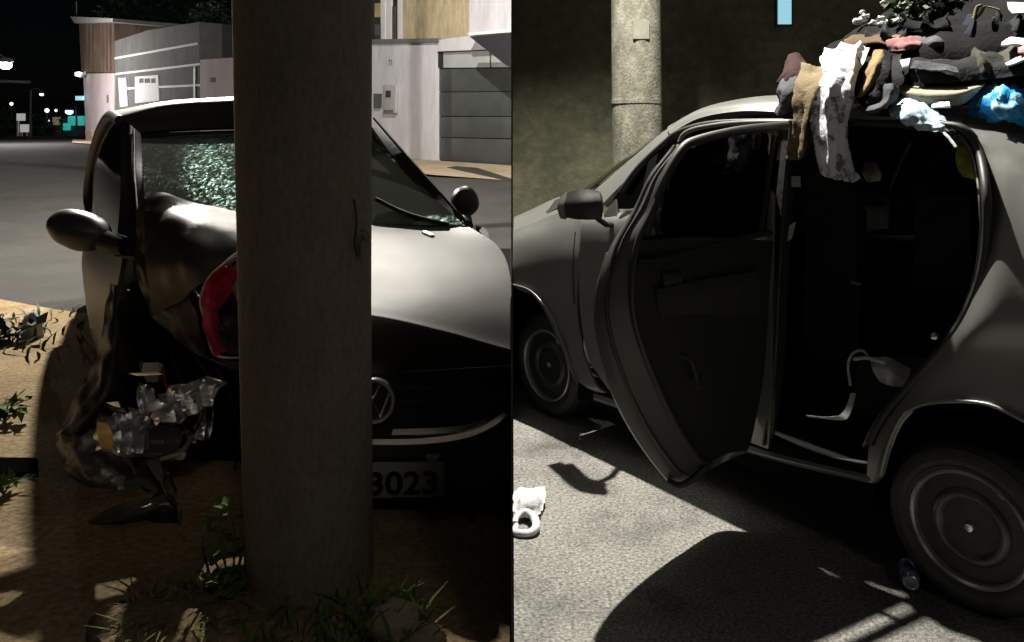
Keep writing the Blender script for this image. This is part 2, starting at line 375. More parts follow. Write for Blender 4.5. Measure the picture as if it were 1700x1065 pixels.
structure(ground_strip('road_far', lambda y: -160, lambda y: 60, [9.4, 12, 15, 18, 22, 25, 35, 52, 70, 95, 160, 500], M['road']))
# sandy verge under the crashed car
vg = [(-9, 8.2), (-6.4, 7.0), (-4.6, 6.2), (-3.9, 5.95), (-3.3, 5.6), (-2.6, 5.3), (-1.6, 4.8), (-.006, 4.2)]
V = [Vector((x, y + .05 * math.sin(x * 9), LZ + .006)) for x, y in vg] + [Vector((x, 1.85, LZ + .006)) for x, y in vg]
n = len(vg); structure(mk('sand_verge', V, [(n + i, n + i + 1, i + 1, i) for i in range(n - 1)], M['dirt'], recalc=False))
# pavement in front of the far wall and gate
pv = []
for px, py in ((300, 250), (620, 262), (720, 266), (849, 280)): pv.append(FP(px, py, .02))
def at_gz(p, dz): return Vector((p.x, p.y, gz(p.y) + dz))
A = [at_gz(FP(px, 260, .01), .05) for px in (120, 300, 500, 720, 849)]; Bq = [at_gz(FP(px, 260, 2.6), .05) for px in (120, 300, 500, 720, 849)]
Bq[-1].x = -.01; Bq[-1].y = 15.3; 
structure(mk('far_pavement', A + Bq, [(i, i + 1, 6 + i, 5 + i) for i in range(4)], pm('tan_pavement', (.33, .25, .16), (.45, .35, .24), 2, .95, bump=.3), recalc=False))
# right street
V = [Vector((.003, -3, 0)), Vector((30, -3, 0)), Vector((30, 9.3, 0)), Vector((.012, 9.3, 0))]
structure(mk('street_asphalt', V, [(0, 1, 2, 3)], M['asphalt'], recalc=False))

# ------------------------------------------------------------------ partition added to keep lamp light apart between the two street views
V = []
for y in (1.7, 9.35):
    for z in (0 - .02, 8.2):
        for s in (-1, 1): V.append(Vector((s * wedge(y) * (1 if y < 3 else .7), y, z)))
o = mk('added_partition', V, [(0, 1, 3, 2), (4, 6, 7, 5), (0, 2, 6, 4), (1, 5, 7, 3), (2, 3, 7, 6), (0, 4, 5, 1)], M['panel'], smooth=False)
tag(o, 'tall thin divider added to keep light apart between the pole wreck and the stripped car', 'wall')

# ------------------------------------------------------------------ left: houses across the street
back = FN * -.35
pw = thing('boundary_wall', 'white boundary wall with house number 71 and meter boxes beside the dark gate', 'wall', at_gz(FP(670, 260), 0))
prism('wall', [FP(430, 75), FP(724, 69), FP(724, 272), FP(716, 285), FP(430, 285)], back, M['white'], pw)
prism('coping', [FP(430, 68, .06), FP(726, 63, .06), FP(726, 69.5, .06), FP(430, 75.5, .06)], FN * -.5, M['greywall'], pw)
mb = prism('meter_box', [FP(635, 140, .10), FP(657, 140, .10), FP(656, 188, .10), FP(634, 187, .10)], FN * -.099, M['lintel'], pw, bevel=.02)
prism('dial', [FP(640, 150, .115), FP(648, 150, .115), FP(648, 161, .115), FP(640, 161, .115)], FN * -.014, M['black'], mb)
prism('slot', [FP(637, 182, .115), FP(652, 182, .115), FP(652, 186, .115), FP(637, 186, .115)], FN * -.014, M['greywall'], mb)
prism('letter_box', [FP(620, 155, .08), FP(630, 155, .08), FP(630, 178, .08), FP(620, 178, .08)], FN * -.079, M['gate'], pw)
xd = -FD; textmesh('house_number', '71', FP(645, 109, .01), xd, Vector((0, 0, 1)), .17, M['greywall'], pw)

gt = thing('driveway_gate', 'dark grey gate of wide horizontal panels under a pale lintel', 'gate', at_gz(FP(785, 260), 0))
tops = [(114, 113), (153, 152), (193.5, 193.5), (228, 231)]; bots = [(152, 151), (192.3, 192.3), (227, 229.6), (264, 277)]
for (a, b), (c, d) in zip(tops, bots):
    prism('gate_panel', [FP(723, a, -.10), FP(849, b, -.10), FP(849, d, -.10), FP(716 + (272 - c) * .035, c, -.10)], FN * -.05, M['gate'], gt, bevel=.012)
prism('back_sheet', [FP(722, 113, -.16), FP(849, 112, -.16), FP(849, 279, -.16), FP(712, 268, -.16)], FN * -.03, M['darkroof'], gt)
prism('end_post', [FP(721, 85, -.06), FP(735, 85, -.06), FP(735, 112, -.06), FP(721, 112, -.06)], FN * -.1, M['darkroof'], gt)
lt = prism('lintel_board', [FP(736, 87, -.08), FP(849, 82, -.08), FP(849, 111, -.08), FP(736, 112, -.08)], FN * -.08, M['lintel'], gt)
prism('joint_bar', [FP(813, 84, -.07), FP(815, 84, -.07), FP(815, 111, -.07), FP(813, 111, -.07)], FN * -.009, M['gate'], gt)

hs = thing('white_house', 'white upper storey with tan stone panel and dark canopy above the gate', 'house', at_gz(FP(740, 250, -.6), 0))
prism('gate_head', [FP(725.5, 66), FP(800, 56), FP(849, 56), FP(849, 80), FP(725.5, 85)], back, M['white'], hs)
prism('stone_panel', [FP(668, -60, -.5), FP(778, -60, -.5), FP(778, 62, -.5), FP(668, 68, -.5)], FN * -.2, M['stone'], hs)
for k in range(6):
    pass
prism('upper_wall', [FP(779, -60, -.3), FP(850, -60, -.3), FP(850, 56, -.3), FP(779, 58, -.3)], FN * -.5, M['white'], hs)
prism('eave', [FP(776, 54, .35), FP(849, 47, .35), FP(849, 53, .35), FP(778, 58.5, .35)], FN * -.9, M['trimwhite'], hs)
prism('canopy', [FP(779, 60, .55), FP(849, 55, .55), FP(849, 112, .55), FP(840, 108, .55)], FN * -.12, M['darkroof'], hs)
wn = prism('window', [FP(500, -60, -.55), FP(667, -60, -.55), FP(667, 70, -.55), FP(500, 78, -.55)], FN * -.1, M['darkroof'], hs)
prism('pane', [FP(622, 5, -.53), FP(631, 5, -.53), FP(631, 28, -.53), FP(622, 28, -.53)], FN * -.018, M['yellowpane'], wn)
for a, b in ((632, 639), (641, 650), (660, 667)):
    prism('mullion', [FP(a, -60, -.5), FP(b, -60, -.5), FP(b, 71, -.5), FP(a, 72, -.5)], FN * -.04, M['trimwhite'], wn)
prism('post', [FP(651, 10, -.45), FP(656, 10, -.45), FP(656, 70, -.45), FP(651, 70, -.45)], FN * -.04, M['bark'], hs)
prism('railing', [FP(622, 40, -.45), FP(631, 40, -.45), FP(631, 70, -.45), FP(622, 70, -.45)], FN * -.03, M['gate'], hs)

# pink wall, grey house, corner house
pk = thing('pink_wall', 'low pink garden wall with a tall pink post behind the car roof', 'wall', at_gz(FP(365, 250), 0))
prism('wall', [FP(332, 99), FP(429.5, 92), FP(429.5, 270), FP(332, 250)], back, M['pink'], pk)
prism('post', [FP(386, -40, .05), FP(398, -40, .05), FP(399, 96.5, .05), FP(388, 97, .05)], FN * -.2, M['pink'], pk)
prism('socket', [FP(349, 128, .05), FP(355, 128, .05), FP(355, 136, .05), FP(349, 136, .05)], FN * -.049, M['greywall'], pk)

gh = thing('grey_house', 'dark grey house front striped with three white bands', 'house', at_gz(FP(260, 240), 0))
prism('wall', [FP(190, 68), FP(245, 50), FP(331, 36), FP(331, 250), FP(190, 240)], FN * -2.5, M['greywall'], gh)
for (a, b, c) in ((190, 96.5, 327), (192, 122.5, 331.5), (200, 147, 331.5)):
    yb = {96.5: 72, 122.5: 106, 147: 141}[b]
    prism('band', [FP(a, b - 1.6, .05), FP(c, yb - 1.8, .05), FP(c, yb + 1.8, .05), FP(a, b + 1.6, .05)], FN * -.06, M['trimwhite'], gh)
dr = prism('door', [FP(196, 129, .06), FP(209, 129, .06), FP(212, 176, .06), FP(199, 177, .06)], FN * -.07, M['trimwhite'], gh)
gg = prism('garage_door', [FP(224, 127, .06), FP(262, 124, .06), FP(264, 167, .06), FP(224, 171, .06)], FN * -.07, M['trimwhite'], gh)
for a, b in ((231, 238), (240, 249), (251, 258), ):
    prism('pane', [FP(a, 130, .07), FP(b, 129.4, .07), FP(b, 137, .07), FP(a, 137.5, .07)], FN * -.01, M['glassL'] if 0 else M['greywall'], gg)
prism('down_pipe', [FP(321, 110, .06), FP(324, 110, .06), FP(324, 170, .06), FP(321, 170, .06)], FN * -.05, M['gate'], gh)

ch = thing('corner_house', 'pale pink corner house with a brown brick upper tower and slab roof', 'house', at_gz(FP(160, 235), 0))
prism('wall', [FP(138, 122), FP(192, 121), FP(194, 245), FP(143, 238)], FN * -4, M['pink'], ch)
tw = prism('upper_tower', [FP(131, 36, .02), FP(189, 36, .02), FP(190, 120, .02), FP(135, 120, .02)], FN * -4, M['brick'], ch)
for a in (140, 146.5, 153, 159.5, 166, 172.5, 179):
    prism('brick_course', [FP(a, 38, .10), FP(a + 3.6, 38, .10), FP(a + 3.8, 118, .10), FP(a + .4, 118, .10)], FN * -.09, M['brick'], tw)
prism('roof_slab', [FP(116, 27, .5), FP(187, 30, .5), FP(187, 36, .5), FP(124, 38, .5)], FN * -4.6, pm('slab_concrete', (.3, .29, .26), (.4, .39, .35), 2, .9), ch)
tube('antenna', [FP(127, 30, .1), FP(127, 2, .1)], .03, M['postm'], ch)
prism('crack_board', [FP(177, 157, .04), FP(179, 157, .04), FP(179, 170, .04), FP(177, 170, .04)], FN * -.05, M['greywall'], ch)
prism('plinth', [FP(141, 216, .1), FP(152, 216, .1), FP(153, 238, .1), FP(143, 236, .1)], FN * -.09, M['rock'], ch)
wl = lathe('wall_lamp', [(.02, 0), (.22, .05), (.24, .25), (.05, .32)], FP(131, 127, .5), Vector((0, 0, 1)), M['lampdim'], ch, seg=10)
prism('bracket', [FP(131, 126, .5), FP(140, 118, .3), FP(140, 123, .3), FP(132, 129, .5)], FN * -.1, M['lintel'], ch)
prism('blade_sign', [FP(125, 159, .3), FP(137, 159, .3), FP(137, 166, .3), FP(125, 166, .3)], FN * -.1, M['cyanwin'], ch)

# ------------------------------------------------------------------ left: far end of the street
def point(name, loc, W, parent, col, rad, spot=None):
    ld = bpy.data.lights.new(name, 'SPOT' if spot else 'POINT'); ld.energy = W; ld.color = col; ld.shadow_soft_size = rad
    lo = bpy.data.objects.new(name, ld); COL.objects.link(lo); lo.parent = parent; lo.location = loc - parent.location
    if spot: ld.spot_size = R(spot[0]); ld.spot_blend = spot[1]; lo.rotation_euler = (spot[2] - loc).to_track_quat('-Z', 'Y').to_euler()
    return lo
def leaf_cloud(name, c, size, n, ls, mat, parent, seed=0, shell=.45):
    rnd = random.Random(seed); V, Fc = [], []
    cl = [Vector((rnd.uniform(-1, 1), rnd.uniform(-1, 1), rnd.uniform(-1, 1))) * .75 for _ in range(14)]
    for i in range(n):
        k = rnd.choice(cl); d = Vector((rnd.gauss(0, 1), rnd.gauss(0, 1), rnd.gauss(0, 1))) * .24 + k
        if d.length > 1.15: continue
        p = c + Vector((d.x * size[0], d.y * size[1], d.z * size[2]))
        a = Vector((rnd.gauss(0, 1), rnd.gauss(0, 1), rnd.gauss(0, .6))).normalized(); b = a.cross(Vector((rnd.gauss(0, 1), rnd.gauss(0, 1), rnd.gauss(0, 1)))).normalized()
        s = ls * rnd.uniform(.6, 1.3); j = len(V)
        V += [p - a * s, p + b * s * .4, p + a * s, p - b * s * .4]; Fc.append((j, j + 1, j + 2, j + 3))
    return mk(name, V, Fc, mat, parent, smooth=False, recalc=False)
def tree(label, base, h, size, n, ls, seed, name='leafy_tree'):
    t = thing(name, label, 'tree', base)
    tube('trunk', [base, base + Vector((.1, 0, h * .3)), base + Vector((0, .1, h * .62))], [.16, .12, .07], M['bark'], t, sm=3)
    for k in range(3):
        a = k * 2.1 + seed; tube('limb', [base + Vector((.05, .02, h * .42)), base + Vector((math.cos(a) * size[0] * .3, math.sin(a) * size[1] * .3, h * .62)), base + Vector((math.cos(a) * size[0] * .6, math.sin(a) * size[1] * .6, h * .85))], [.07, .05, .02], M['bark'], t, seg=6)
    leaf_cloud('crown', base + Vector((0, 0, h * .85)), size, n, ls, M['leafdark'], t, seed)
tree('dark tree beside the pink post above the grey house', at_gz(P(352, 215, 39), 0), 5.6, (1.3, 1.3, 2.3), 2600, .16, 3)
tree('dark tree rising behind the sloping top of the grey house', at_gz(P(250, 215, 58), 0), 9.0, (4, 3, 3.0), 2600, .3, 5)
for i, (px, D, h, s, lab) in enumerate(((22, 90, 3.4, 3.2, 'dark bush beside the white signs at the street end'), (72, 92, 2.6, 2.4, 'green bush in the middle of the far street end'), (110, 98, 3.0, 2.4, 'dark bush under the teal lit kiosk'))):
    tree(lab, at_gz(P(px, 215, D), -.5), h * .7, (s, s, h * .45), 700, .35, 20 + i, 'street_bush')
# hill
V = []; cols = 40
for i in range(cols + 1):
    x = -150 + i * 3.6; V += [Vector((x, 130, -2)), Vector((x, 130, 4.6 + 2.2 * noise.noise(Vector((x * .06, 1, 0)))))]; V += [Vector((x, 175, 8 + 3 * noise.noise(Vector((x * .04, 2, 0)))))]
Fc = []
for i in range(cols):
    a = i * 3; Fc += [(a, a + 3, a + 4, a + 1), (a + 1, a + 4, a + 5, a + 2)]
structure(mk('far_hill', V, Fc, M['leafdark'], recalc=False))
def street_lamp(label, px, py, D, side, r, matn, postpx=None):
    hd = P(px, py, D); pp = postpx if postpx is not None else px + side
    base = at_gz(P(pp, 215, D), 0); t = thing('street_lamp', label, 'street lamp', base, 'distant street lamps')
    top = Vector((base.x, base.y, hd.z + .3))
    tube('post', [base, top], [.14, .09], M['postm'], t)
    tube('arm', [top, (top + hd) / 2 + Vector((0, 0, .35)), hd + Vector((0, 0, .22))], .05, M['postm'], t, sm=4)
    hh = lathe('lamp_head', [(.03, .32), (r * 1.1, .22), (r * 1.25, .05), (r * 1.1, 0)], hd, Vector((0, 0, 1)), M['postm'], t, seg=12)
    blob('bulb', hd - Vector((0, 0, r * .35)), (r, r, r * .75), M[matn], t, amp=0, sub=2); return t
lp = street_lamp('big bright white street lamp at the left edge of the dark sky', 9, 104, 40, -30, .30, 'lamp')
point('lamp_light', P(9, 104, 40) - Vector((0, 0, .5)), 2600, lp, (1, .95, .93), .2)
street_lamp('small white street lamp on the grey post near the far junction', 69, 155, 75, -19, .2, 'lampdim', 51)
street_lamp('blue white lamp glaring over the teal kiosk', 115, 183, 90, 12, .42, 'blueflare')
for i, (px, py, s, lab) in enumerate(((19, 172, .2, 'faint round lamp far left above the white signs'), (78, 183, .26, 'pale round lamp between the grey post and blue glare'), (93, 183, .16, 'tiny dim lamp just left of the blue glare'), (61, 199, .24, 'low pale lamp right of the grey post'), (80, 199, .17, 'small low lamp left of the ochre sign'))):
    b = at_gz(P(px, 215, 96), 0); t = thing('lamp_post', lab, 'lamp', b, 'distant lights of the junction')
    hp = P(px, py, 96); tube('post', [b, hp - Vector((0, 0, .2))], .06, M['postm'], t, seg=6); blob('globe', hp, (s, s, s), M['lampdim'], t, amp=0, sub=2)
b = at_gz(P(37, 215, 85), 0); t = thing('shop_sign', 'two stacked white lit sign boards on posts at the street end', 'sign', b)
def bx(px0, py0, px1, py1, D, dep=.3): return [P(px0, py0, D), P(px1, py0, D), P(px1, py1, D), P(px0, py1, D)]
prism('upper_board', bx(27, 188, 39, 200, 85), Vector((0, .4, 0)), M['signw'], t, bevel=.05)
prism('lower_board', bx(33, 206, 46, 219, 85), Vector((0, .4, 0)), M['signw'], t, bevel=.05)
for px, a, c in ((29, 200, 230), (35, 219, 236), (44, 219, 236)): prism('post', bx(px - 1.2, a, px + 1.2, c, 85), Vector((0, .2, 0)), M['trimwhite'], t)
b = at_gz(P(122, 215, 92), 0); t = thing('kiosk', 'teal lit kiosk with an ochre side panel beside the corner house', 'kiosk', b)
prism('wall', bx(86, 196, 139, 232, 92.6), Vector((0, 3, 0)), M['gate'], t)
prism('teal_fascia', bx(112, 192, 138, 208, 92), Vector((0, .5, 0)), M['teal'], t, bevel=.1)
prism('lit_counter', bx(104, 204, 114, 216, 92), Vector((0, .5, 0)), M['teal'], t, bevel=.08)
prism('side_panel', bx(87, 194, 97, 207, 92), Vector((0, .5, 0)), M['ochre'], t, bevel=.05)
prism('post', bx(92, 207, 99, 232, 92), Vector((0, .3, 0)), M['brick'], t)
o = tube('roof_cable', [P(-30, 134, 60), P(20, 135, 60), P(50, 136, 60)], .12, M['postm'], None); tag(o, 'pale horizontal cable crossing the dark sky under the big lamp', 'cable')

# ------------------------------------------------------------------ left: the big concrete pole (front) and the lamp across the street
c0 = Vector(((515 - 850) / F * 2.25, 2.25, LZ)); zt = 6.5
up = thing('utility_pole', 'thick brown concrete pole the car has hit, rising out of the weeds', 'pole', c0)
pts = [c0 + Vector((-.017 * (k / 5) * 1.6, 0, (zt - LZ) * k / 5)) for k in range(6)]
pts = [c0 + Vector((0, 0, -.15))] + pts[0:1] + [c0 + Vector((-.012, 0, .8)), c0 + Vector((-.02, 0, 1.7)), c0 + Vector((-.03, 0, 3)), c0 + Vector((-.05, 0, 6))]
tube('shaft', pts, [.179, .179, .185, .195, .196, .18], M['pole'], up, seg=48)
for k, (px, py, sx, sz) in enumerate(((602, 414, .014, .03), (606, 396, .010, .022))):
    X = (px - 515) / 105.0; X = max(-.93, min(.93, X)); D_ = 2.25 - .187 * math.sqrt(1 - X * X); blob('chip', P(px, py, D_), (sx, .006, sz), M['chipped'], up, .6, 2.2, k + 3, 3)
tube('crack', [P(x, y, 2.25 - .1885 * math.sqrt(1 - ((x - 513) / 108.0) ** 2) + .005) for x, y in [(588, 330), (592, 370), (589, 400), (593, 425)]], .0025, M['ink'], up, seg=5, sm=4)
lb = Vector((-2.28, 9.2, gz(9.2))); t = thing('street_lamp', 'street lamp lighting the wreck from across the road', 'street lamp', lb)
tube('post', [lb, Vector((lb.x, lb.y, 4.9))], [.09, .06], M['postm'], t, seg=12)
tube('arm', [Vector((lb.x, lb.y, 4.85)), Vector((-3.0, 8.9, 5.1)), LAMP_LEFT + Vector((.15, .1, .2))], .035, M['postm'], t, sm=5)
lathe('lamp_head', [(.04, .2), (.14, .14), (.2, .06), (.2, .02)], LAMP_LEFT + Vector((0, 0, .02)), Vector((0, 0, 1)), M['postm'], t, seg=20)
blob('bulb', LAMP_LEFT + Vector((0, 0, .03)), (.07, .07, .06), M['lampdim'], t, amp=0, sub=2)
point('lamp_light', LAMP_LEFT - Vector((0, 0, .07)), LAMP_LEFT_W, t, (1, .95, .84), .06)
lb = Vector((-3.45, 13.2, gz(13.2))); t = thing('street_lamp', 'added lamp brightening the house fronts and hood, behind the concrete pole', 'street lamp', lb)  # lamp added to brighten the house fronts and the hood
tube('post', [lb, Vector((lb.x, lb.y, 9.3))], [.09, .06], M['postm'], t, seg=12)
tube('arm', [Vector((lb.x, lb.y, 9.25)), Vector((-2.6, 12.6, 9.5)), LAMP_ADDED + Vector((-.12, .08, .2))], .035, M['postm'], t, sm=5)
lathe('lamp_head', [(.04, .2), (.14, .14), (.2, .06), (.2, .02)], LAMP_ADDED + Vector((0, 0, .02)), Vector((0, 0, 1)), M['postm'], t, seg=20)
blob('bulb', LAMP_ADDED + Vector((0, 0, .03)), (.07, .07, .06), M['lampdim'], t, amp=0, sub=2)
point('lamp_light', LAMP_ADDED - Vector((0, 0, .07)), LAMP_ADDED_W, t, (1, .96, .88), .06)

# ------------------------------------------------------------------ left: crashed car
car = thing('crashed_car', 'dark grey hatchback with its front wrapped around the concrete pole', 'car', Vector((-1.2, 3.6, LZ)))
L = M['paintL']
body = surf('roof', [[P(205, 222, 4.08), P(300, 214, 4.14), P(400, 211, 4.16), P(510, 209, 4.16), P(617, 207, 4.14)],
                     [P(199, 202, 4.13), P(290, 190, 4.2), P(390, 186, 4.22), P(500, 186, 4.22), P(612, 196, 4.2)],
                     [P(192, 187, 4.3), P(265, 170, 4.34), P(345, 163, 4.36), P(450, 161, 4.38), P(606, 186, 4.32)],
                     [P(180, 187, 5.2), P(260, 175, 5.4), P(345, 170, 5.4), P(450, 169, 5.4), P(600, 190, 5.2)],
                     [P(185, 205, 6.2), P(260, 195, 6.3), P(345, 190, 6.3), P(450, 190, 6.3), P(590, 205, 6.2)]], L, car, thick=.02)
prism('header_trim', [P(232, 221, 4.06), P(617, 208, 4.10), P(617, 214, 4.10), P(232, 227, 4.06)], Vector((0, .03, 0)), M['black'], car)
ws = surf('windscreen', [[P(234, 226, 4.08), P(320, 222, 4.12), P(410, 218, 4.14), P(520, 214, 4.14), P(617, 213, 4.12)],
                         [P(238, 290, 3.70), P(320, 285, 3.72), P(410, 280, 3.75), P(520, 280, 3.76), P(676, 285, 3.74)],
                         [P(242, 385, 3.36), P(320, 375, 3.38), P(410, 368, 3.4), P(520, 368, 3.4), P(772, 374, 3.38)]], M['crack'], car, nu=14, nv=22, thick=.004)
a = ws.data.attributes.new('shatter', 'FLOAT', 'POINT'); vals = []
def proj(v):
    return 850 + F * v.x / v.y, YH + F * (H - v.z) / v.y
for v in ws.data.vertices:
    x, y = proj(v.co + car.location); d = math.hypot((x - 350 - (y - 280) * .22) / 42, (y - 292) / 58); s = max(0, 1.4 - d) * 1.15
    s += .5 * max(0, 1 - math.hypot((x - 395) / 55, (y - 232) / 28)); s = max(s, .025 if x < 410 else .0)
    s = max(s, .9 * max(0, 1 - abs((y - 250) - (x - 648) * .9) / 12) if 630 < x < 672 and 225 < y < 268 else 0)
    s = max(s, .55 if y > 357 and x > 690 else 0); vals.append(min(s, 1))
a.data.foreach_set('value', vals)
# dark cabin, side and underbody
sb = prism('dashboard', [P(238, 372, 3.44), P(765, 366, 3.5), P(765, 350, 3.75), P(235, 352, 3.7)], Vector((0, .1, -.25)), M['seat'], car)
for (x, D) in ((330, 4.2), (545, 4.3)):
    s_ = surf('front_seat', [[P(x - 55, 262, D), P(x, 252, D), P(x + 55, 262, D)], [P(x - 62, 300, D - .05), P(x, 296, D - .1), P(x + 62, 300, D - .05)], [P(x - 60, 400, D - .15), P(x, 400, D - .2), P(x + 60, 400, D - .15)]], M['seat'], car, thick=.08)
surf('steering_wheel', [[P(540 + 48 * math.cos(q) * k, 345 + 40 * math.sin(q) * k, 3.78) for q in [i * math.pi / 8 for i in range(17)]] for k in (.86, 1)], M['black'], car, nu=2, nv=2, thick=.03)
surf('inner_mirror', [[P(480, 240, 3.88), P(540, 238, 3.88)], [P(482, 256, 3.88), P(540, 255, 3.88)]], M['black'], car, thick=.03)
surf('side_panel', [[P(206, 415, 3.42), P(172, 400, 4.2), P(150, 372, 5.0), P(160, 345, 6.0)],
                    [P(196, 470, 3.36), P(153, 450, 4.2), P(136, 425, 5.0), P(148, 390, 6.0)],
                    [P(188, 540, 3.3), P(155, 520, 4.2), P(140, 480, 5.0), P(152, 430, 6.0)],
                    [P(190, 640, 3.25), P(162, 590, 4.2), P(150, 540, 5.0), P(162, 480, 6.0)]], L, car, thick=.02)
surf('door_glass', [[P(207, 205, 4.0), P(180, 200, 4.7), P(170, 205, 5.5), P(176, 220, 6.1)],
                    [P(207, 300, 3.75), P(170, 275, 4.5), P(154, 270, 5.3), P(160, 275, 6.05)],
                    [P(207, 412, 3.44), P(172, 396, 4.2), P(151, 368, 5.0), P(158, 342, 6.0)]], M['glassL'], car, thick=.005)
prism('rear_panel', [P(190, 292, 6.3), P(610, 292, 6.3), P(640, 480, 6.3), P(170, 480, 6.3)], Vector((0, .05, 0)), L, car)
prism('rear_window', [P(200, 222, 6.1), P(596, 222, 6.1), P(606, 292, 6.25), P(194, 292, 6.25)], Vector((0, .01, 0)), M['glassL'], car)
surf('rear_bench', [[P(240, 300, 5.7), P(400, 296, 5.7), P(570, 300, 5.7)], [P(235, 380, 5.5), P(400, 380, 5.45), P(575, 380, 5.5)]], M['seat'], car, thick=.1)
tube('roof_rail', [P(200, 200, 4.0), P(181, 192, 4.5), P(163, 224, 5.0), P(151, 275, 5.3), P(145, 325, 5.4), P(150, 356, 5.3)], .028, M['black'], car, seg=10, sm=5)
prism('door_pillar', [P(176, 206, 4.9), P(184, 206, 4.9), P(166, 396, 4.5), P(156, 396, 4.5)], Vector((.02, .06, 0)), M['black'], car)
surf('windscreen_pillar', [[P(200, 196, 4.02), P(218, 208, 3.96), P(234, 222, 4.07)], [P(200, 280, 3.78), P(216, 285, 3.70), P(237, 290, 3.71)], [P(198, 350, 3.58), P(217, 355, 3.52), P(240, 360, 3.46)], [P(190, 425, 3.4), P(216, 425, 3.3), P(244, 425, 3.32)]], M['black'], car, thick=.03)
tube('pillar_trim', [P(222, 215, 3.93), P(223, 285, 3.68), P(227, 345, 3.48), P(228, 372, 3.42)], .007, L, car, seg=6, sm=4)
surf('far_windscreen_pillar', [[P(605, 192, 4.12), P(625, 200, 4.10)], [P(655, 262, 3.8), P(672, 258, 3.8)], [P(715, 330, 3.58), P(728, 320, 3.6)], [P(762, 376, 3.4), P(780, 376, 3.42)]], M['black'], car, thick=.04)
tube('far_pillar_edge', [P(621, 196, 4.02), P(673, 256, 3.8), P(730, 319, 3.58), P(781, 376, 3.4)], .007, L, car, seg=6, sm=4)
# hood, right of the pole and behind it
surf('hood', [[P(470, 352, 3.34), P(540, 357, 3.38), P(622, 371, 3.42), P(700, 375, 3.42), P(780, 377, 3.36)],
              [P(470, 375, 3.16), P(540, 382, 3.20), P(622, 390, 3.22), P(712, 396, 3.22), P(826, 408, 3.16)],
              [P(460, 430, 2.90), P(540, 432, 2.92), P(622, 434, 2.93), P(728, 440, 2.93), P(846, 452, 2.90)],
              [P(450, 485, 2.70), P(530, 482, 2.70), P(622, 482, 2.70), P(735, 492, 2.69), P(847, 515, 2.66)],
              [P(450, 520, 2.58), P(530, 517, 2.56), P(622, 517, 2.56), P(742, 541, 2.54), P(847, 570, 2.52)],
              [P(452, 540, 2.55), P(530, 537, 2.53), P(622, 533, 2.53), P(742, 556, 2.51), P(847, 582, 2.49)],
              [P(455, 580, 2.59), P(530, 578, 2.57), P(622, 574, 2.57), P(742, 583, 2.56), P(847, 595, 2.52)],
              [P(460, 628, 2.67), P(530, 624, 2.66), P(622, 620, 2.66), P(742, 612, 2.65), P(847, 606, 2.62)]], L, car, nu=8, nv=6, thick=.01, amp=.002, ns=4)
tube('washer_jet', [P(704, 386, 3.3), P(712, 390, 3.27), P(718, 393, 3.25)], .012, M['chrome'], car, seg=6)
tube('wiper', [P(624, 330, 3.50), P(660, 348, 3.46), P(700, 362, 3.41), P(745, 372, 3.38)], .010, M['black'], car, seg=6, sm=3)
surf('front_wing', [[P(782, 378, 3.36), P(806, 392, 3.3)], [P(828, 410, 3.2), P(838, 424, 3.15)], [P(847, 452, 3.03), P(848, 470, 3.0)]], L, car, thick=.03)
# crumpled part of the hood left of the pole
surf('hood_fold', [[P(243, 318, 3.30), P(275, 322, 3.26), P(335, 340, 3.24), P(425, 352, 3.26), P(470, 354, 3.3)],
                   [P(240, 370, 3.14), P(278, 372, 3.07), P(330, 374, 3.03), P(425, 384, 3.04), P(470, 388, 3.08)],
                   [P(243, 440, 3.02), P(288, 440, 2.93), P(322, 432, 2.89), P(420, 420, 2.92), P(465, 425, 2.96)],
                   [P(250, 520, 3.02), P(300, 500, 2.98), P(335, 470, 2.90), P(415, 450, 2.92), P(460, 470, 2.95)]], L, car, nu=8, nv=8, thick=.012, amp=.012, ns=7, seed=2)
surf('buckled_panel', [[P(232, 330, 3.36), P(243, 330, 3.32), P(255, 345, 3.3)], [P(228, 400, 3.28), P(250, 410, 3.2), P(290, 420, 3.1)], [P(234, 470, 3.16), P(262, 480, 3.08), P(318, 490, 3.0)], [P(254, 525, 3.08), P(290, 560, 3.0), P(348, 598, 2.9)]], L, car, nu=8, nv=8, thick=.01, amp=.024, ns=8, seed=5, ridged=True)
tube('fold_edge', [P(290, 405, 3.06), P(308, 450, 2.97), P(324, 484, 2.92), P(332, 494, 2.9)], .006, M['bare'], car, seg=6, sm=4)
# torn red hole beside the pole
surf('torn_hollow', [[P(372, 440, 2.85), P(390, 426, 2.84), P(432, 420, 2.87)], [P(352, 462, 2.90), P(378, 462, 2.96), P(432, 462, 3.0)], [P(346, 500, 2.92), P(368, 510, 3.0), P(432, 510, 3.06)], [P(350, 550, 2.88), P(374, 556, 2.98), P(432, 556, 3.02)], [P(366, 588, 2.82), P(390, 585, 2.88), P(432, 590, 2.88)]], M['hollow'], car, nu=7, nv=7, thick=.01, amp=.035, ns=14, seed=4, ridged=True)
surf('torn_red_panel', [[P(372, 440, 2.80), P(382, 446, 2.84), P(402, 452, 2.88)], [P(347, 464, 2.81), P(362, 472, 2.84), P(392, 478, 2.89)], [P(334, 496, 2.82), P(350, 500, 2.83), P(366, 508, 2.90)], [P(338, 530, 2.80), P(352, 534, 2.83), P(362, 540, 2.90)], [P(347, 566, 2.77), P(358, 566, 2.81), P(366, 568, 2.88)], [P(360, 590, 2.75), P(370, 586, 2.79), P(378, 584, 2.84)]], M['red'], car, nu=7, nv=6, thick=.008, amp=.012, ns=20, seed=6, ridged=True)
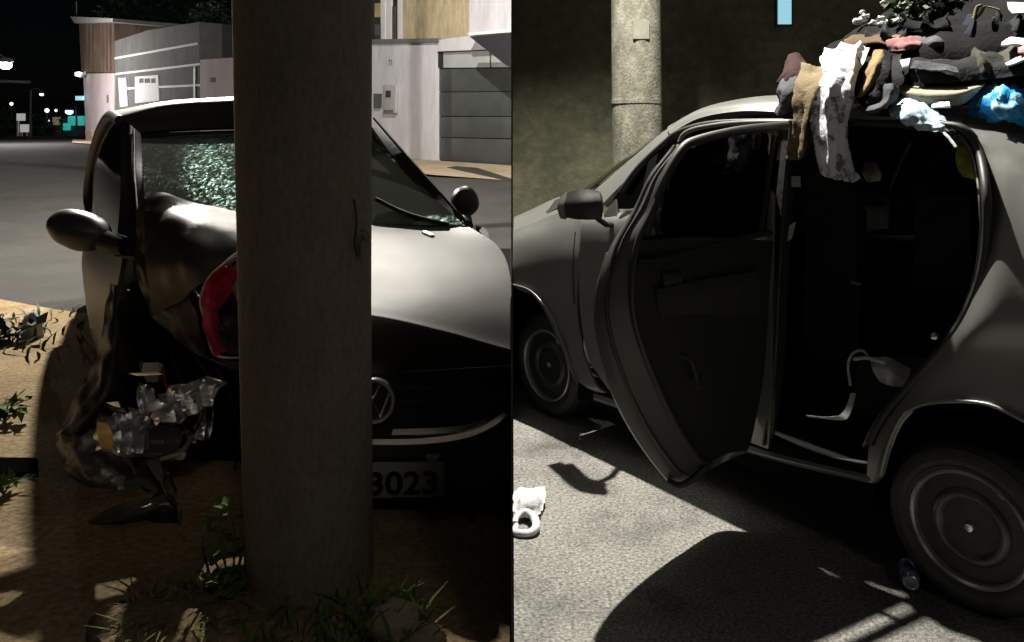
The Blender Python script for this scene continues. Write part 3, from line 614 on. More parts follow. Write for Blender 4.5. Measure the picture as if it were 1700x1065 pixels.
for pts, m_ in (([(300, 560, 2.95), (330, 600, 2.86), (352, 640, 2.84), (348, 700, 2.86)], 'black'), ([(285, 590, 2.98), (300, 630, 2.88), (330, 660, 2.84), (372, 668, 2.84)], 'black'), ([(360, 610, 2.8), (380, 650, 2.8), (396, 720, 2.82), (390, 780, 2.84)], 'trimR'), ([(270, 610, 2.98), (276, 640, 2.9), (290, 662, 2.86)], 'red'), ([(246, 780, 2.8), (262, 800, 2.76), (280, 790, 2.74), (292, 815, 2.7)], 'black')):
    tube('wire', [P(*q) for q in pts], .005, M[m_], car, seg=6, sm=5)
tube('torn_edge', [P(432, 416, 2.83), P(398, 420, 2.81), P(368, 440, 2.82), P(345, 462, 2.84), P(335, 498, 2.84), P(339, 530, 2.82), P(347, 562, 2.79), P(358, 588, 2.77), P(385, 594, 2.78), P(430, 590, 2.78)], [.004, .009, .003, .004, .009, .003, .007, .006, .004, .003], M['rawedge'], car, seg=7, sm=4)
surf('grey_bracket', [[P(376, 440, 2.86), P(400, 440, 2.86)], [P(384, 470, 2.88), P(400, 468, 2.88)], [P(392, 500, 2.88), P(406, 505, 2.88)]], M['bare'], car, thick=.008, amp=.01, ns=20)
surf('lower_flap', [[P(345, 592, 2.79), P(380, 598, 2.77), P(440, 604, 2.76)], [P(372, 606, 2.75), P(395, 614, 2.74), P(440, 622, 2.72)]], L, car, thick=.006, amp=.008, ns=12)
# engine bay darkness
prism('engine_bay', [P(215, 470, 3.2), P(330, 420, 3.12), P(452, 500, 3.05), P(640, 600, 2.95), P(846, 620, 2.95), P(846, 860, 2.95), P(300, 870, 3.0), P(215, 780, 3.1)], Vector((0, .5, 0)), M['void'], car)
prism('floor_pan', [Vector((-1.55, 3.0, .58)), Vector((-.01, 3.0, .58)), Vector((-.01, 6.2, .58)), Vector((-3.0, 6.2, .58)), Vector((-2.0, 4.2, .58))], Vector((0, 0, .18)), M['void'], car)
def wheel(parent, c, ax, r, wdt, name='wheel', seg=48, hub=True):
    ty = lathe(name, [(r * .665, -.02), (r * .685, .004), (r * .73, .014), (r * .735, .010), (r * .80, .017), (r * .87, .012), (r * .93, .002), (r * .935, -.004), (r * .975, -.016), (r, -.034), (r * .992, -.04), (r, -.05), (r, -wdt * .5), (r * .99, -wdt * .52), (r, -wdt * .56), (r, -wdt + .03), (r * .92, -wdt), (r * .62, -wdt)], c, ax, M['rubber'], parent, seg, 25)
    lathe('rim', [(r * .60, -.075), (r * .615, -.045), (r * .63, -.030), (r * .635, .004), (r * .66, .012), (r * .685, .008), (r * .69, -.03), (r * .66, -wdt * .9), (r * .3, -wdt * .9)], c, ax, M['steel'], ty, seg, 25)
    lathe('wheel_disc', [(.002, -.020), (r * .085, -.022), (r * .10, -.030), (r * .105, -.062), (r * .23, -.066), (r * .27, -.050), (r * .345, -.010), (r * .40, -.006), (r * .45, -.020), (r * .52, -.060), (r * .56, -.085), (r * .60, -.085), (r * .60, -.12), (.002, -.12)], c, ax, M['disc'], ty, seg, 25)
    lathe('hub_dome', [(r * .235, -.064), (r * .275, -.046), (r * .345, -.006), (r * .40, -.002), (r * .45, -.016), (r * .475, -.032)], c, ax, M['dome'], ty, seg, 60)
    a = ax.cross(Vector((0, 0, 1))).normalized(); b = ax.cross(a)
    if hub:
        lathe('hub_cap', [(.018, -.06), (.018, -.012), (.013, -.004), (.001, -.002)], c, ax, M['alu'], ty, 16)
        for k in range(4):
            q = k * math.pi / 2 + .5; lathe('wheel_bolt', [(.010, 0), (.010, .012), (.004, .016)], c + ax * -.064 + (a * math.cos(q) + b * math.sin(q)) * r * .17, ax, M['alu'], ty, 8)
        for k in range(10):
            q = k * math.pi / 5 + .2; lathe('vent_hole', [(.013, 0), (.013, .006), (.009, .007), (.001, .003)], c + ax * -.047 + (a * math.cos(q) + b * math.sin(q)) * r * .495, ax, M['void'], ty, 10)
        q = 4.1; tube('balance_weight', [c + ax * .010 + (a * math.cos(q + d) + b * math.sin(q + d)) * r * .64 for d in (-.06, 0, .06)], .006, M['alu'], ty, seg=6)
    return ty
wheel(car, Vector((-1.62, 3.55, LZ + .29)), Vector((-.9, -.42, 0)).normalized(), .29, .18, seg=28, hub=False)
wheel(car, Vector((-2.72, 5.7, LZ + .29)), Vector((-.87, -.48, 0)).normalized(), .29, .18, seg=28, hub=False)
# grille, badge, chrome, bumper, plate
surf('grille', [[P(560, 622, 2.74), P(622, 620, 2.73), P(742, 613, 2.71), P(847, 607, 2.69)], [P(560, 680, 2.72), P(622, 680, 2.71), P(742, 672, 2.69), P(847, 660, 2.68)], [P(560, 726, 2.69), P(622, 724, 2.69), P(742, 714, 2.67), P(847, 690, 2.67)]], M['black'], car, thick=.02)
for yy in (640, 664, 688):
    surf('grille_bar', [[P(664, yy, 2.695), P(742, yy - 3, 2.675), P(846, yy - 14, 2.665)], [P(664, yy + 8, 2.69), P(742, yy + 5, 2.67), P(846, yy - 8, 2.66)]], M['black'], car, thick=.012)
bc = P(620, 665, 2.665); bax = Vector((0, -1, .1)).normalized()
bd = lathe('front_badge', [(.074, -.02), (.076, .004), (.073, .012), (.064, .012), (.062, .002), (.001, .002)], bc, bax, M['chrome'], car, 40)
lathe('badge_field', [(.061, .0025), (.061, .004), (.001, .004)], bc, bax, M['black'], bd, 40)
bxv = Vector((1, 0, 0)); byv = bax.cross(bxv).normalized(); byv = byv if byv.z > 0 else -byv
def stroke(pts, rr=.006): tube('badge_stroke', [bc + bax * .008 + bxv * x * .061 + byv * y * .061 for x, y in pts], rr, M['chrome'], bd, seg=6)
stroke([(-.38, .88), (0, .12), (.38, .88)]); stroke([(-.90, .42), (-.42, -.86), (0, -.02), (.42, -.86), (.90, .42)])
surf('chrome_strip', [[P(652, 712, 2.672), P(720, 710, 2.657), P(775, 704, 2.652), P(806, 694, 2.655)], [P(650, 722, 2.655), P(720, 720, 2.64), P(775, 712, 2.635), P(808, 697, 2.64)]], M['chrome'], car, thick=.015)
surf('chrome_strip', [[P(600, 729, 2.66), P(700, 727, 2.646), P(770, 717, 2.64), P(812, 700, 2.645), P(836, 684, 2.65)], [P(600, 738, 2.645), P(700, 737, 2.63), P(772, 727, 2.625), P(818, 708, 2.63), P(842, 688, 2.635)]], M['chrome'], car, thick=.015)
surf('bumper', [[P(560, 738, 2.66), P(640, 739, 2.64), P(740, 735, 2.63), P(800, 716, 2.63), P(847, 688, 2.64)], [P(560, 780, 2.63), P(640, 780, 2.62), P(740, 778, 2.61), P(800, 770, 2.61), P(847, 760, 2.61)], [P(560, 815, 2.63), P(640, 818, 2.62), P(740, 818, 2.61), P(800, 818, 2.60), P(847, 815, 2.60)], [P(560, 832, 2.66), P(640, 832, 2.65), P(740, 830, 2.64), P(800, 830, 2.63), P(847, 826, 2.62)]], L, car, nu=6, thick=.012)
surf('lower_intake', [[P(560, 834, 2.68), P(700, 832, 2.66), P(847, 828, 2.64)], [P(560, 875, 2.68), P(700, 880, 2.66), P(847, 875, 2.64)], [P(560, 915, 2.64), P(700, 925, 2.62), P(847, 922, 2.6)]], M['black'], car, thick=.012)
tube('intake_edge', [P(842, 770, 2.6), P(815, 800, 2.59), P(790, 850, 2.58), P(775, 880, 2.6)], .008, L, car, seg=6, sm=3)
pl = prism('number_plate', [P(548, 766, 2.595), P(739, 764, 2.575), P(739, 826, 2.575), P(548, 829, 2.595)], Vector((0, .006, 0)), M['plate'], car, bevel=.002)
frame_mesh('plate_rim', [P(546, 764, 2.592), P(741, 762, 2.572), P(741, 828, 2.572), P(546, 831, 2.592)], [P(549, 767, 2.592), P(738, 765, 2.572), P(738, 825, 2.572), P(549, 828, 2.592)], Vector((0, .02, 0)), M['ink'], pl)
o0 = P(612, 822, 2.584); x_ = (P(726, 820, 2.572) - o0); textmesh('plate_digits', '3023', o0, x_.normalized(), Vector((0, 0, 1)), .077, M['ink'], pl, depth=.0015, width=x_.length)
prism('plate_clip', [P(706, 757, 2.57), P(730, 757, 2.57), P(726, 764, 2.57), P(710, 764, 2.57)], Vector((0, .02, 0)), M['plate'], pl)
# mirrors
mr = blob('wing_mirror', P(133, 383, 3.42), (.148, .09, .084), M['mirrorshell'], car, .10, .9, 3, 4, Matrix.Rotation(R(14), 3, 'Y'))
tube('mirror_arm', [P(165, 396, 3.42), P(188, 404, 3.38), P(208, 408, 3.36)], [.05, .045, .04], M['black'], mr, seg=12, sm=3)
mr = blob('wing_mirror', P(772, 334, 3.58), (.064, .06, .070), M['mirrorshell'], car, .12, .9, 7, 4)
tube('mirror_stalk', [P(768, 350, 3.58), P(773, 362, 3.5), P(776, 374, 3.42)], [.03, .028, .025], M['black'], mr, seg=10, sm=3)
surf('wing_corner', [[P(790, 374, 3.45), P(806, 378, 3.42)], [P(798, 386, 3.36), P(811, 388, 3.34)], [P(806, 392, 3.32), P(812, 396, 3.3)]], M['black'], car, thick=.02)
# crushed front wing, left
surf('crushed_wing', [[P(186, 470, 3.30), P(192, 474, 3.26), P(206, 480, 3.26), P(222, 500, 3.28)],
                      [P(172, 545, 3.22), P(188, 545, 3.12), P(204, 552, 3.14), P(226, 570, 3.22)],
                      [P(156, 610, 3.12), P(180, 612, 2.98), P(205, 618, 3.04), P(233, 628, 3.14)],
                      [P(122, 668, 3.02), P(162, 672, 2.88), P(200, 672, 3.0), P(236, 672, 3.08)],
                      [P(94, 722, 2.96), P(120, 716, 2.88), P(170, 705, 2.98), P(230, 690, 3.04)]], L, car, nu=8, nv=8, thick=.008, amp=.022, ns=9, seed=8, ridged=True)
surf('crushed_wing_skirt', [[P(93, 720, 2.96), P(130, 704, 2.96), P(190, 690, 3.0)], [P(104, 756, 2.92), P(140, 740, 2.9), P(200, 740, 2.96)], [P(122, 794, 2.88), P(165, 785, 2.84), P(215, 780, 2.9)], [P(165, 816, 2.84), P(196, 822, 2.8), P(232, 812, 2.84)]], M['bare'], car, nu=8, nv=8, thick=.008, amp=.028, ns=9, seed=11, ridged=True)
tube('torn_rod', [P(234, 600, 3.08), P(238, 640, 3.0), P(240, 690, 2.94)], .008, M['bare'], car, seg=6)
surf('white_connector', [[P(238, 602, 3.0), P(262, 601, 2.98)], [P(236, 618, 2.98), P(264, 618, 2.96)], [P(244, 634, 3.0), P(262, 634, 2.98)]], M['plastic'], car, thick=.03)
hl = surf('headlight', [[P(160, 692, 2.84), P(190, 688, 2.80), P(220, 687, 2.8), P(252, 690, 2.82), P(290, 690, 2.86)], [P(158, 716, 2.80), P(190, 714, 2.74), P(220, 714, 2.73), P(252, 714, 2.76), P(290, 712, 2.82)], [P(164, 744, 2.82), P(190, 752, 2.76), P(220, 758, 2.76), P(252, 758, 2.8), P(286, 748, 2.84)]], M['foil'], car, nu=6, nv=7, thick=.01, amp=.02, ns=22, seed=3)
surf('amber_marker', [[P(161, 700, 2.785), P(184, 702, 2.74)], [P(161, 720, 2.765), P(186, 722, 2.725)], [P(168, 744, 2.79), P(187, 746, 2.75)]], M['amber'], hl, thick=.008)
surf('reflector_bowl', [[P(232, 716, 2.70), P(262, 706, 2.68), P(298, 712, 2.72)], [P(230, 732, 2.72), P(264, 730, 2.76), P(300, 732, 2.74)], [P(238, 748, 2.70), P(266, 752, 2.69), P(294, 744, 2.72)]], pm('grey_reflector', (.2, .2, .2), (.28, .28, .28), 20, .35, metal=.6, bump=.4), hl, thick=.008)
rnd = random.Random(4)
for (a, b, c_, d) in (((236, 700), (262, 660), (272, 668), (250, 706)), ((252, 668), (320, 632), (330, 640), (258, 682)), ((262, 664), (322, 636), (324, 650), (266, 676)), ((286, 700), (328, 650), (334, 656), (300, 704)), ((300, 640), (340, 628), (378, 634), (336, 640)), ((310, 690), (332, 662), (336, 690), (322, 712)), ((168, 694), (220, 688), (220, 693), (170, 698)), ((260, 760), (296, 750), (300, 756), (262, 766)), ((312, 722), (320, 722), (320, 730), (312, 730)), ((330, 720), (336, 722), (334, 728), (328, 726)), ((176, 668), (196, 666), (200, 676), (190, 674)), ((222, 794), (230, 794), (248, 806), (244, 812)), ((275, 782), (280, 784), (288, 812), (284, 822)), ((236, 686), (300, 690), (300, 695), (236, 692)), ((240, 764), (262, 758), (270, 792), (262, 798)), ((280, 640), (300, 636), (296, 660), (276, 664)), ((246, 742), (262, 744), (254, 758), (244, 752))):
    D0 = 2.72 + rnd.random() * .06; cx = (a[0] + c_[0]) / 2; cy = (a[1] + c_[1]) / 2; tu, tr = rnd.uniform(.2, .8), rnd.uniform(.1, .7)
    prism('reflector_shard', [P(q[0], q[1], D0 + ((cy - q[1]) * tu - (q[0] - cx) * tr) / 1300 * 2.75) for q in (a, b, c_, d)], Vector((.002, .006, -.003)), M['foil'], hl)
for k, rows in enumerate(([[(244, 668), (290, 640), (340, 626), (380, 632)], [(250, 688), (296, 664), (336, 648), (366, 646)], [(258, 706), (300, 694), (340, 676), (356, 664)]],
                        [[(166, 690), (210, 684), (258, 684)], [(186, 712), (214, 706), (250, 704)], [(190, 748), (216, 752), (246, 748)]],
                        [[(226, 640), (242, 636), (256, 646)], [(228, 664), (244, 662), (262, 672)], [(232, 690), (248, 690), (268, 696)]],
                        [[(270, 754), (292, 746), (312, 742)], [(262, 764), (290, 764), (318, 752)]],
                        [[(300, 690), (326, 672), (352, 668)], [(304, 716), (330, 706), (352, 700)], [(312, 736), (330, 730), (346, 724)]])):
    nr_ = len(rows); surf('crumpled_reflector', [[P(x, y, 2.70 + .035 * k - (y - rows[0][0][1]) / 1300 * 1.6) for x, y in rw] for rw in rows], M['foil'], hl, nu=8, nv=8, thick=.004, amp=.026, ns=13, seed=50 + k, ridged=True, folds=3, ang=25)
for k in range(12):
    cx, cy = rnd.gauss(275, 48), rnd.gauss(690, 36); cx = min(max(cx, 170), 372); cy = min(max(cy, 620), 768); D0 = 2.72 + rnd.random() * .08; q0 = rnd.uniform(-.9, .3); l_, w_ = rnd.uniform(8, 30), rnd.uniform(3, 9); tu, tr = rnd.uniform(.1, 1), rnd.uniform(-.1, .9)
    ct, st = math.cos(q0), math.sin(q0); pts = [(cx + u * ct - v * st, cy + u * st + v * ct) for u, v in ((-l_, -w_ * .4), (l_ * .6, -w_), (l_, w_ * .5), (-l_ * .5, w_))]
    prism('reflector_shard', [P(x, y, D0 + ((cy - y) * tu - (x - cx) * tr) / 1300 * 2.75) for x, y in pts], Vector((.002, .004, -.002)), M['foil'] if k % 4 else M['bare'], hl)
tube('headlight_bulb', [P(304, 700, 2.8), P(318, 696, 2.78), P(330, 700, 2.79)], [.01, .035, .04], M['void'], hl, seg=12)
br = surf('bumper_fragment', [[P(135, 866, 2.62), P(190, 842, 2.6), P(225, 832, 2.6), P(262, 822, 2.62), P(276, 812, 2.64)], [P(134, 872, 2.58), P(190, 862, 2.54), P(225, 852, 2.54), P(262, 838, 2.56), P(280, 832, 2.58)], [P(140, 874, 2.60), P(192, 868, 2.58), P(224, 864, 2.58), P(266, 852, 2.58), P(290, 846, 2.58)]], M['bare'], None, nu=6, nv=5, thick=.012, amp=.008, ns=10)
tag(br, 'broken grey bumper fragment lying under the crushed headlight', 'car part')
surf('bumper_corner', [[P(268, 808, 2.66), P(284, 826, 2.6), P(292, 838, 2.58)], [P(222, 862, 2.62), P(262, 866, 2.58), P(298, 850, 2.57)], [P(226, 890, 2.64), P(262, 886, 2.6), P(299, 880, 2.58)]], M['black'], br, thick=.01, amp=.01, ns=9)
tube('edge_strip', [P(266, 790, 2.68), P(278, 822, 2.62), P(296, 840, 2.57), P(298, 862, 2.56), P(299, 884, 2.57)], .005, M['bare'], br, seg=6, sm=3)

# ------------------------------------------------------------------ left: weeds, stones, debris
def blades(name, c, n, rad, h, mat, seed, lean=.5, wd=.008):
    rnd = random.Random(seed); V, Fc = [], []
    for i in range(n):
        a = rnd.uniform(0, 6.28); r = rad * rnd.random() ** .6; b = c + Vector((math.cos(a) * r, math.sin(a) * r, 0)); hh = h * rnd.uniform(.45, 1.1)
        d = Vector((rnd.gauss(0, 1), rnd.gauss(0, 1), 0)) * lean * hh * .6; sd = Vector((-d.y, d.x, 0)); sd = sd.normalized() if sd.length > 1e-4 else Vector((1, 0, 0)); j = len(V)
        for k, (f, ww) in enumerate(((0, .7), (.35, 1), (.7, .75), (1, .05))):
            p = b + d * f * f + Vector((0, 0, hh * (f - .22 * f * f * min(1.5, lean)))); V += [p - sd * wd * ww, p + sd * wd * ww]
        for k in range(3): q = j + 2 * k; Fc.append((q, q + 1, q + 3, q + 2))
    return mk(name, V, Fc, mat, None, smooth=True, recalc=False)
def weed(name, label, c, stems, h, leaves, ls, mat, seed, spread=.12):
    rnd = random.Random(seed); t = thing(name, label, 'plant', c); V, Fc = [], []; LV, LF = [], []
    for s in range(stems):
        tip = c + Vector((rnd.uniform(-spread, spread), rnd.uniform(-spread, spread), h * rnd.uniform(.6, 1.05)))
        mid = (c + tip) / 2 + Vector((rnd.uniform(-.03, .03), rnd.uniform(-.03, .03), .02)); pts = spl([c, mid, tip], 4)
        v, f = tube_data(pts, .0035, 5); off = len(V); V += v; Fc += [tuple(x + off for x in q) for q in f]
        for k in range(leaves):
            p = pts[rnd.randint(2, len(pts) - 1)]; a = Vector((rnd.gauss(0, 1), rnd.gauss(0, 1), rnd.gauss(.2, .5))).normalized(); b = a.cross(Vector((rnd.gauss(0, .4), rnd.gauss(0, .4), 1))).normalized(); l = ls * rnd.uniform(.6, 1.3); j = len(LV)
            LV += [p, p + a * l * .35 + b * l * .3, p + a * l, p + a * l * .35 - b * l * .3, p + a * l * .5 + Vector((0, 0, -l * .08))]; LF += [(j, j + 1, j + 4), (j + 1, j + 2, j + 4), (j + 2, j + 3, j + 4), (j + 3, j, j + 4)]
    mk('stem', V, Fc, mat, t); o = mk('leaves', LV, LF, mat, t, smooth=False, recalc=False); o['kind'] = 'stuff'
    return t
gl = lambda px, py: G(px, py, LZ + .006)
weed('tall_weed', 'bright green leafy weed standing just left of the pole', gl(385, 985), 5, .23, 8, .05, M['leaf'], 1, .06)
weed('low_weed', 'small weed with narrow leaves below the tall weed', gl(372, 1010), 5, .10, 7, .035, M['leaf'], 2, .07)
weed('verge_weed', 'green verge weed at the left edge under the white stone', gl(18, 570), 6, .12, 9, .09, M['leafdark'], 3, .18)
weed('verge_weed', 'green verge weed at the left edge halfway down the sand', gl(8, 700), 6, .10, 9, .06, M['leaf'], 6, .12)
weed('verge_weed', 'small dark verge weed at the left edge below the painted shadow strip', gl(6, 820), 4, .05, 7, .05, M['leaf'], 9, .06)
o = blades('grass_tuft', gl(650, 1062) + Vector((-.02, .02, 0)), 90, .13, .11, M['leaf'], 5, 1.0, .005); tag(o, 'grass tuft growing at the right foot of the pole', 'grass', kind='stuff')
o = blades('grass_tuft', gl(510, 1068), 80, .16, .10, M['leaf'], 6, .9, .005); tag(o, 'grass tuft growing in front of the pole', 'grass', kind='stuff')
o = blades('dry_grass', gl(300, 1025), 420, .14, .08, M['drygrass'], 7, 1.6, .005); tag(o, 'dry matted grass on the rubble mound left of the pole', 'grass', kind='stuff')
o = blades('verge_grass', gl(-5, 560) , 160, .7, .10, M['leafdark'], 8, 1, .01); tag(o, 'sparse grass along the verge at the left edge', 'grass', kind='stuff')
rs = [(655, 1050, .075, .05, 'large tan stone right of the pole foot'), (700, 1066, .06, .03, 'flat tan stone cut by the lower frame edge'), (52, 560, .065, .11, 'pale upright stone at the edge of the car shadow')]
for i, (px, py, s, h_, lab) in enumerate(rs):
    o = blob('stone', gl(px, py) + Vector((0, 0, h_ * .5)), (s, s * .8, h_), M['rock'] if i < 2 else M['lintel'], None, .35, 1.6, i + 2, 3); tag(o, lab, 'stone')
rnd = random.Random(11)
mound = blob('rubble_mound', gl(305, 1040), (.26, .13, .05), M['dirt'], None, .3, 3, 4, 3); tag(mound, 'small mound of sandy rubble left of the pole', 'rubble')
for i in range(16):
    q = gl(250 + rnd.random() * 130, 985 + rnd.random() * 80); s = rnd.uniform(.008, .022)
    o = blob('pebble', q + Vector((0, 0, s * .6)), (s, s, s * .8), M['rock'] if i % 4 else M['lintel'], None, .4, 1.6, i, 2)
    tag(o, 'small pebble among the dry grass left of the pole', 'stone', 'pebbles left of the pole')
q = gl(345, 968); o = blob('paper_scrap', q + Vector((0, 0, .02)), (.018, .01, .012), M['plastic'], None, .4, 2, 5, 2); tag(o, 'tiny white paper scrap beside the weeds', 'litter')
o = tube('hooked_wire', [gl(350, 960) , P(336, 905, 2.2), P(341, 868, 2.22)], .004, M['bare'], None, seg=6, sm=4); tag(o, 'thin curved wire sticking up left of the leafy weed', 'wire')
o = prism('shadow_strip', [gl(-60, 766), gl(62, 768), gl(64, 792), gl(-60, 790)], Vector((0, 0, .02)), M['shade'], None); tag(o, 'dark narrow strip painted as a shadow across the sand at the left edge', 'shadow strip')  # near-black strip laid on the sand in place of a cast shadow

# ------------------------------------------------------------------ right: wall, window, pole, grass
wy = 8.7
rw = thing('yard_wall', 'tall dark olive wall behind the stripped car', 'wall', Vector((6, wy, 0)))
V = []
prism('wall', [Vector((.003, wy, -.02)), Vector((12.5, wy, -.02)), Vector((12.5, wy, 8.2)), Vector((.003, wy, 8.2))], Vector((0, .3, 0)), M['darkwall'], rw)
wf = prism('window', [P(1288, -40, wy - .03), P(1316, -40, wy - .03), P(1316, 43, wy - .03), P(1288, 43, wy - .03)], Vector((0, .029, 0)), M['black'], rw)
prism('pane', [P(1292, -40, wy - .045), P(1314, -40, wy - .045), P(1314, 39.5, wy - .045), P(1292, 39.5, wy - .045)], Vector((0, .014, 0)), M['cyanwin'], wf)
pc = Vector(((1060 - 850) / F * 7.0, 7.0, 0))
rp = thing('utility_pole', 'stained pale concrete pole rising behind the windscreen of the stripped car', 'pole', pc)
tube('shaft', [pc, pc + Vector((-.015, 0, 2)), pc + Vector((-.06, 0, 7.0))], [.222, .222, .21], M['pole2'], rp, seg=40)
for z in (1.95,): lathe('band', [(.218, -.02), (.2265, -.018), (.2265, .018), (.218, .02)], pc + Vector((-.017, 0, z)), Vector((0, 0, 1)), M['pole2'], rp, 40)
prism('faded_notice', [P(1051, 33, 6.77), P(1078, 33, 6.78), P(1078, 64, 6.78), P(1051, 64, 6.77)], Vector((0, .02, 0)), M['oldpaper'], rp)
tube('lamp_arm', [pc + Vector((-.05, -.1, 6.5)), Vector((.8, 6.1, 6.8)), LAMP_RIGHT + Vector((.05, .15, .2))], .035, M['postm'], rp, sm=5)
lathe('lamp_head', [(.04, .2), (.14, .14), (.2, .06), (.2, .02)], LAMP_RIGHT + Vector((0, 0, .02)), Vector((0, 0, 1)), M['postm'], rp, seg=20)
point('lamp_light', LAMP_RIGHT - Vector((0, 0, .05)), LAMP_RIGHT_W, rp, (1, .96, .86), .05, (100, .5, Vector((.9, 4.3, 0))))
o = blades('wall_grass', Vector((.42, 7.6, 0)), 900, .6, .30, M['leaf'], 12, 1.0, .012); tag(o, 'green grass at the wall foot beyond the hood', 'grass', kind='stuff')
for v in o.data.vertices: v.co.x = max(v.co.x, .03 - o.location.x)

# ------------------------------------------------------------------ right: stripped car seen from the side
rc = thing('stripped_car', 'silver grey sedan with an open rear door and clothes heaped on its roof', 'car', Vector((.9, 4.2, 0)))
S = M['paintR']
def A(px, py, off=0): return SP(px, py, off)
# front wing with wheel arch, door skin
surf('front_wing', [[A(852, 382, -.10), A(885, 370, -.09), A(925, 354, -.08), A(962, 347, -.06)],
                    [A(852, 402, -.02), A(885, 394, -.01), A(925, 386, -.01), A(962, 380, -.01)],
                    [A(852, 440, .03), A(885, 436, .03), A(925, 434, .03), A(960, 432, .03)],
                    [A(852, 474, .035), A(892, 484, .035), A(924, 500, .03), A(958, 500, .03)],
                    [A(876, 480, .035), A(908, 512, .035), A(934, 545, .03), A(962, 555, .03)],
                    [A(905, 510, .03), A(927, 556, .03), A(950, 590, .03), A(972, 600, .03)],
                    [A(932, 565, .03), A(950, 606, .03), A(968, 634, .02), A(990, 640, .02)],
                    [A(950, 620, .02), A(962, 634, .02), A(984, 648, .01), A(1006, 652, .01)]], S, rc, nu=6, nv=5, thick=.015)
tube('arch_lip', [A(852, 472, .05), A(880, 482, .05), A(907, 512, .05), A(932, 564, .045), A(950, 618, .035), A(960, 636, .03)], .006, S, rc, seg=8, sm=5)
surf('front_door', [[A(966, 350, -.05), A(990, 352, -.05), A(1040, 350, -.05), A(1280, 300, -.05)], [A(964, 385, .01), A(990, 385, .01), A(1040, 380, .01), A(1280, 340, .01)], [A(962, 500, .035), A(990, 500, .035), A(1040, 510, .035), A(1280, 540, .035)], [A(976, 590, .03), A(1000, 596, .03), A(1040, 610, .03), A(1280, 680, .03)], [A(1010, 646, .01), A(1030, 655, .01), A(1060, 665, .01), A(1275, 745, .01)]], S, rc, nu=6, nv=5, thick=.03)
surf('sill', [[A(985, 652, .0), A(1100, 690, 0), A(1240, 738, 0), A(1340, 765, .0), A(1450, 790, .0)], [A(985, 662, .01), A(1100, 700, .01), A(1240, 748, .01), A(1340, 775, .01), A(1450, 800, .01)], [A(985, 670, -.05), A(1100, 712, -.05), A(1240, 760, -.05), A(1340, 790, -.05), A(1450, 812, -.05)]], S, rc, thick=.03)
surf('sill_step', [[A(1238, 733, -.02), A(1340, 752, -.02), A(1442, 772, -.02)], [A(1236, 728, -.12), A(1338, 745, -.12), A(1440, 762, -.14)]], M['innerdoor'], rc, thick=.02)
tube('wing_seam', [A(955, 385, .016), A(951, 440, .036), A(953, 505, .036)], .003, M['trimR'], rc, seg=5, sm=3)
# bonnet and windscreen
surf('hood', [[A(853, 360, -.55), A(880, 348, -.55), A(930, 326, -.5), A(985, 318, -.4)], [A(853, 372, -.3), A(885, 360, -.3), A(930, 340, -.28), A(975, 332, -.25)], [A(852, 384, -.10), A(885, 371, -.09), A(925, 355, -.08), A(962, 348, -.06)]], S, rc, thick=.015)
surf('cowl_trim', [[A(900, 344, -.5), A(930, 328, -.45), A(960, 325, -.4)], [A(908, 354, -.2), A(935, 340, -.2), A(958, 338, -.2)]], M['black'], rc, thick=.02)
surf('windscreen_pillar', [[A(975, 326, -.14), A(1040, 270, -.20), A(1100, 219, -.26), A(1150, 189, -.30)], [A(1000, 338, -.06), A(1052, 286, -.12), A(1112, 232, -.19), A(1160, 200, -.24)]], S, rc, nu=6, thick=.04)
surf('windscreen', [[A(965, 326, -.2), A(1040, 268, -.26), A(1110, 213, -.32), A(1150, 190, -.36)], [A(960, 322, -.7), A(1040, 262, -.7), A(1110, 212, -.72), A(1150, 188, -.74)], [A(980, 322, -1.2), A(1050, 264, -1.15), A(1115, 214, -1.1), A(1160, 190, -1.1)]], M['glassR'], rc, thick=.005)
surf('roof', [[A(1112, 222, -.18), A(1160, 196, -.20), A(1230, 184, -.20), A(1310, 186, -.2), A(1420, 190, -.2), A(1520, 198, -.2), A(1598, 212, -.2)],
              [A(1108, 214, -.27), A(1160, 184, -.28), A(1230, 170, -.28), A(1310, 166, -.28), A(1420, 168, -.28), A(1520, 176, -.28), A(1600, 196, -.28)],
              [A(1112, 208, -.6), A(1170, 178, -.6), A(1240, 162, -.6), A(1310, 157, -.6), A(1420, 158, -.6), A(1520, 164, -.6), A(1610, 180, -.6)],
              [A(1125, 212, -1.1), A(1180, 184, -1.1), A(1240, 168, -1.1), A(1310, 164, -1.1), A(1420, 164, -1.1), A(1520, 168, -1.1), A(1610, 182, -1.1)],
              [A(1140, 226, -1.4), A(1190, 205, -1.4), A(1250, 192, -1.4), A(1310, 190, -1.4), A(1420, 190, -1.4), A(1520, 192, -1.4), A(1600, 200, -1.4)]], S, rc, thick=.025)
tube('drip_rail', [A(1030, 318, -.04), A(1060, 278, -.08), A(1100, 240, -.12), A(1130, 218, -.14), A(1190, 204, -.14), A(1310, 202, -.14), A(1420, 204, -.14), A(1530, 208, -.14), A(1590, 218, -.14)], .016, M['trimR'], rc, seg=8, sm=4)
surf('quarter_light', [[A(1018, 330, -.06), A(1045, 296, -.09), A(1090, 252, -.13)], [A(1018, 346, -.05), A(1045, 346, -.05), A(1075, 342, -.05)]], M['glassR'], rc, thick=.005)
prism('window_divider', [A(1076, 268, -.08), A(1092, 254, -.09), A(1072, 350, -.04), A(1058, 350, -.04)], CN * -.04, M['trimR'], rc)
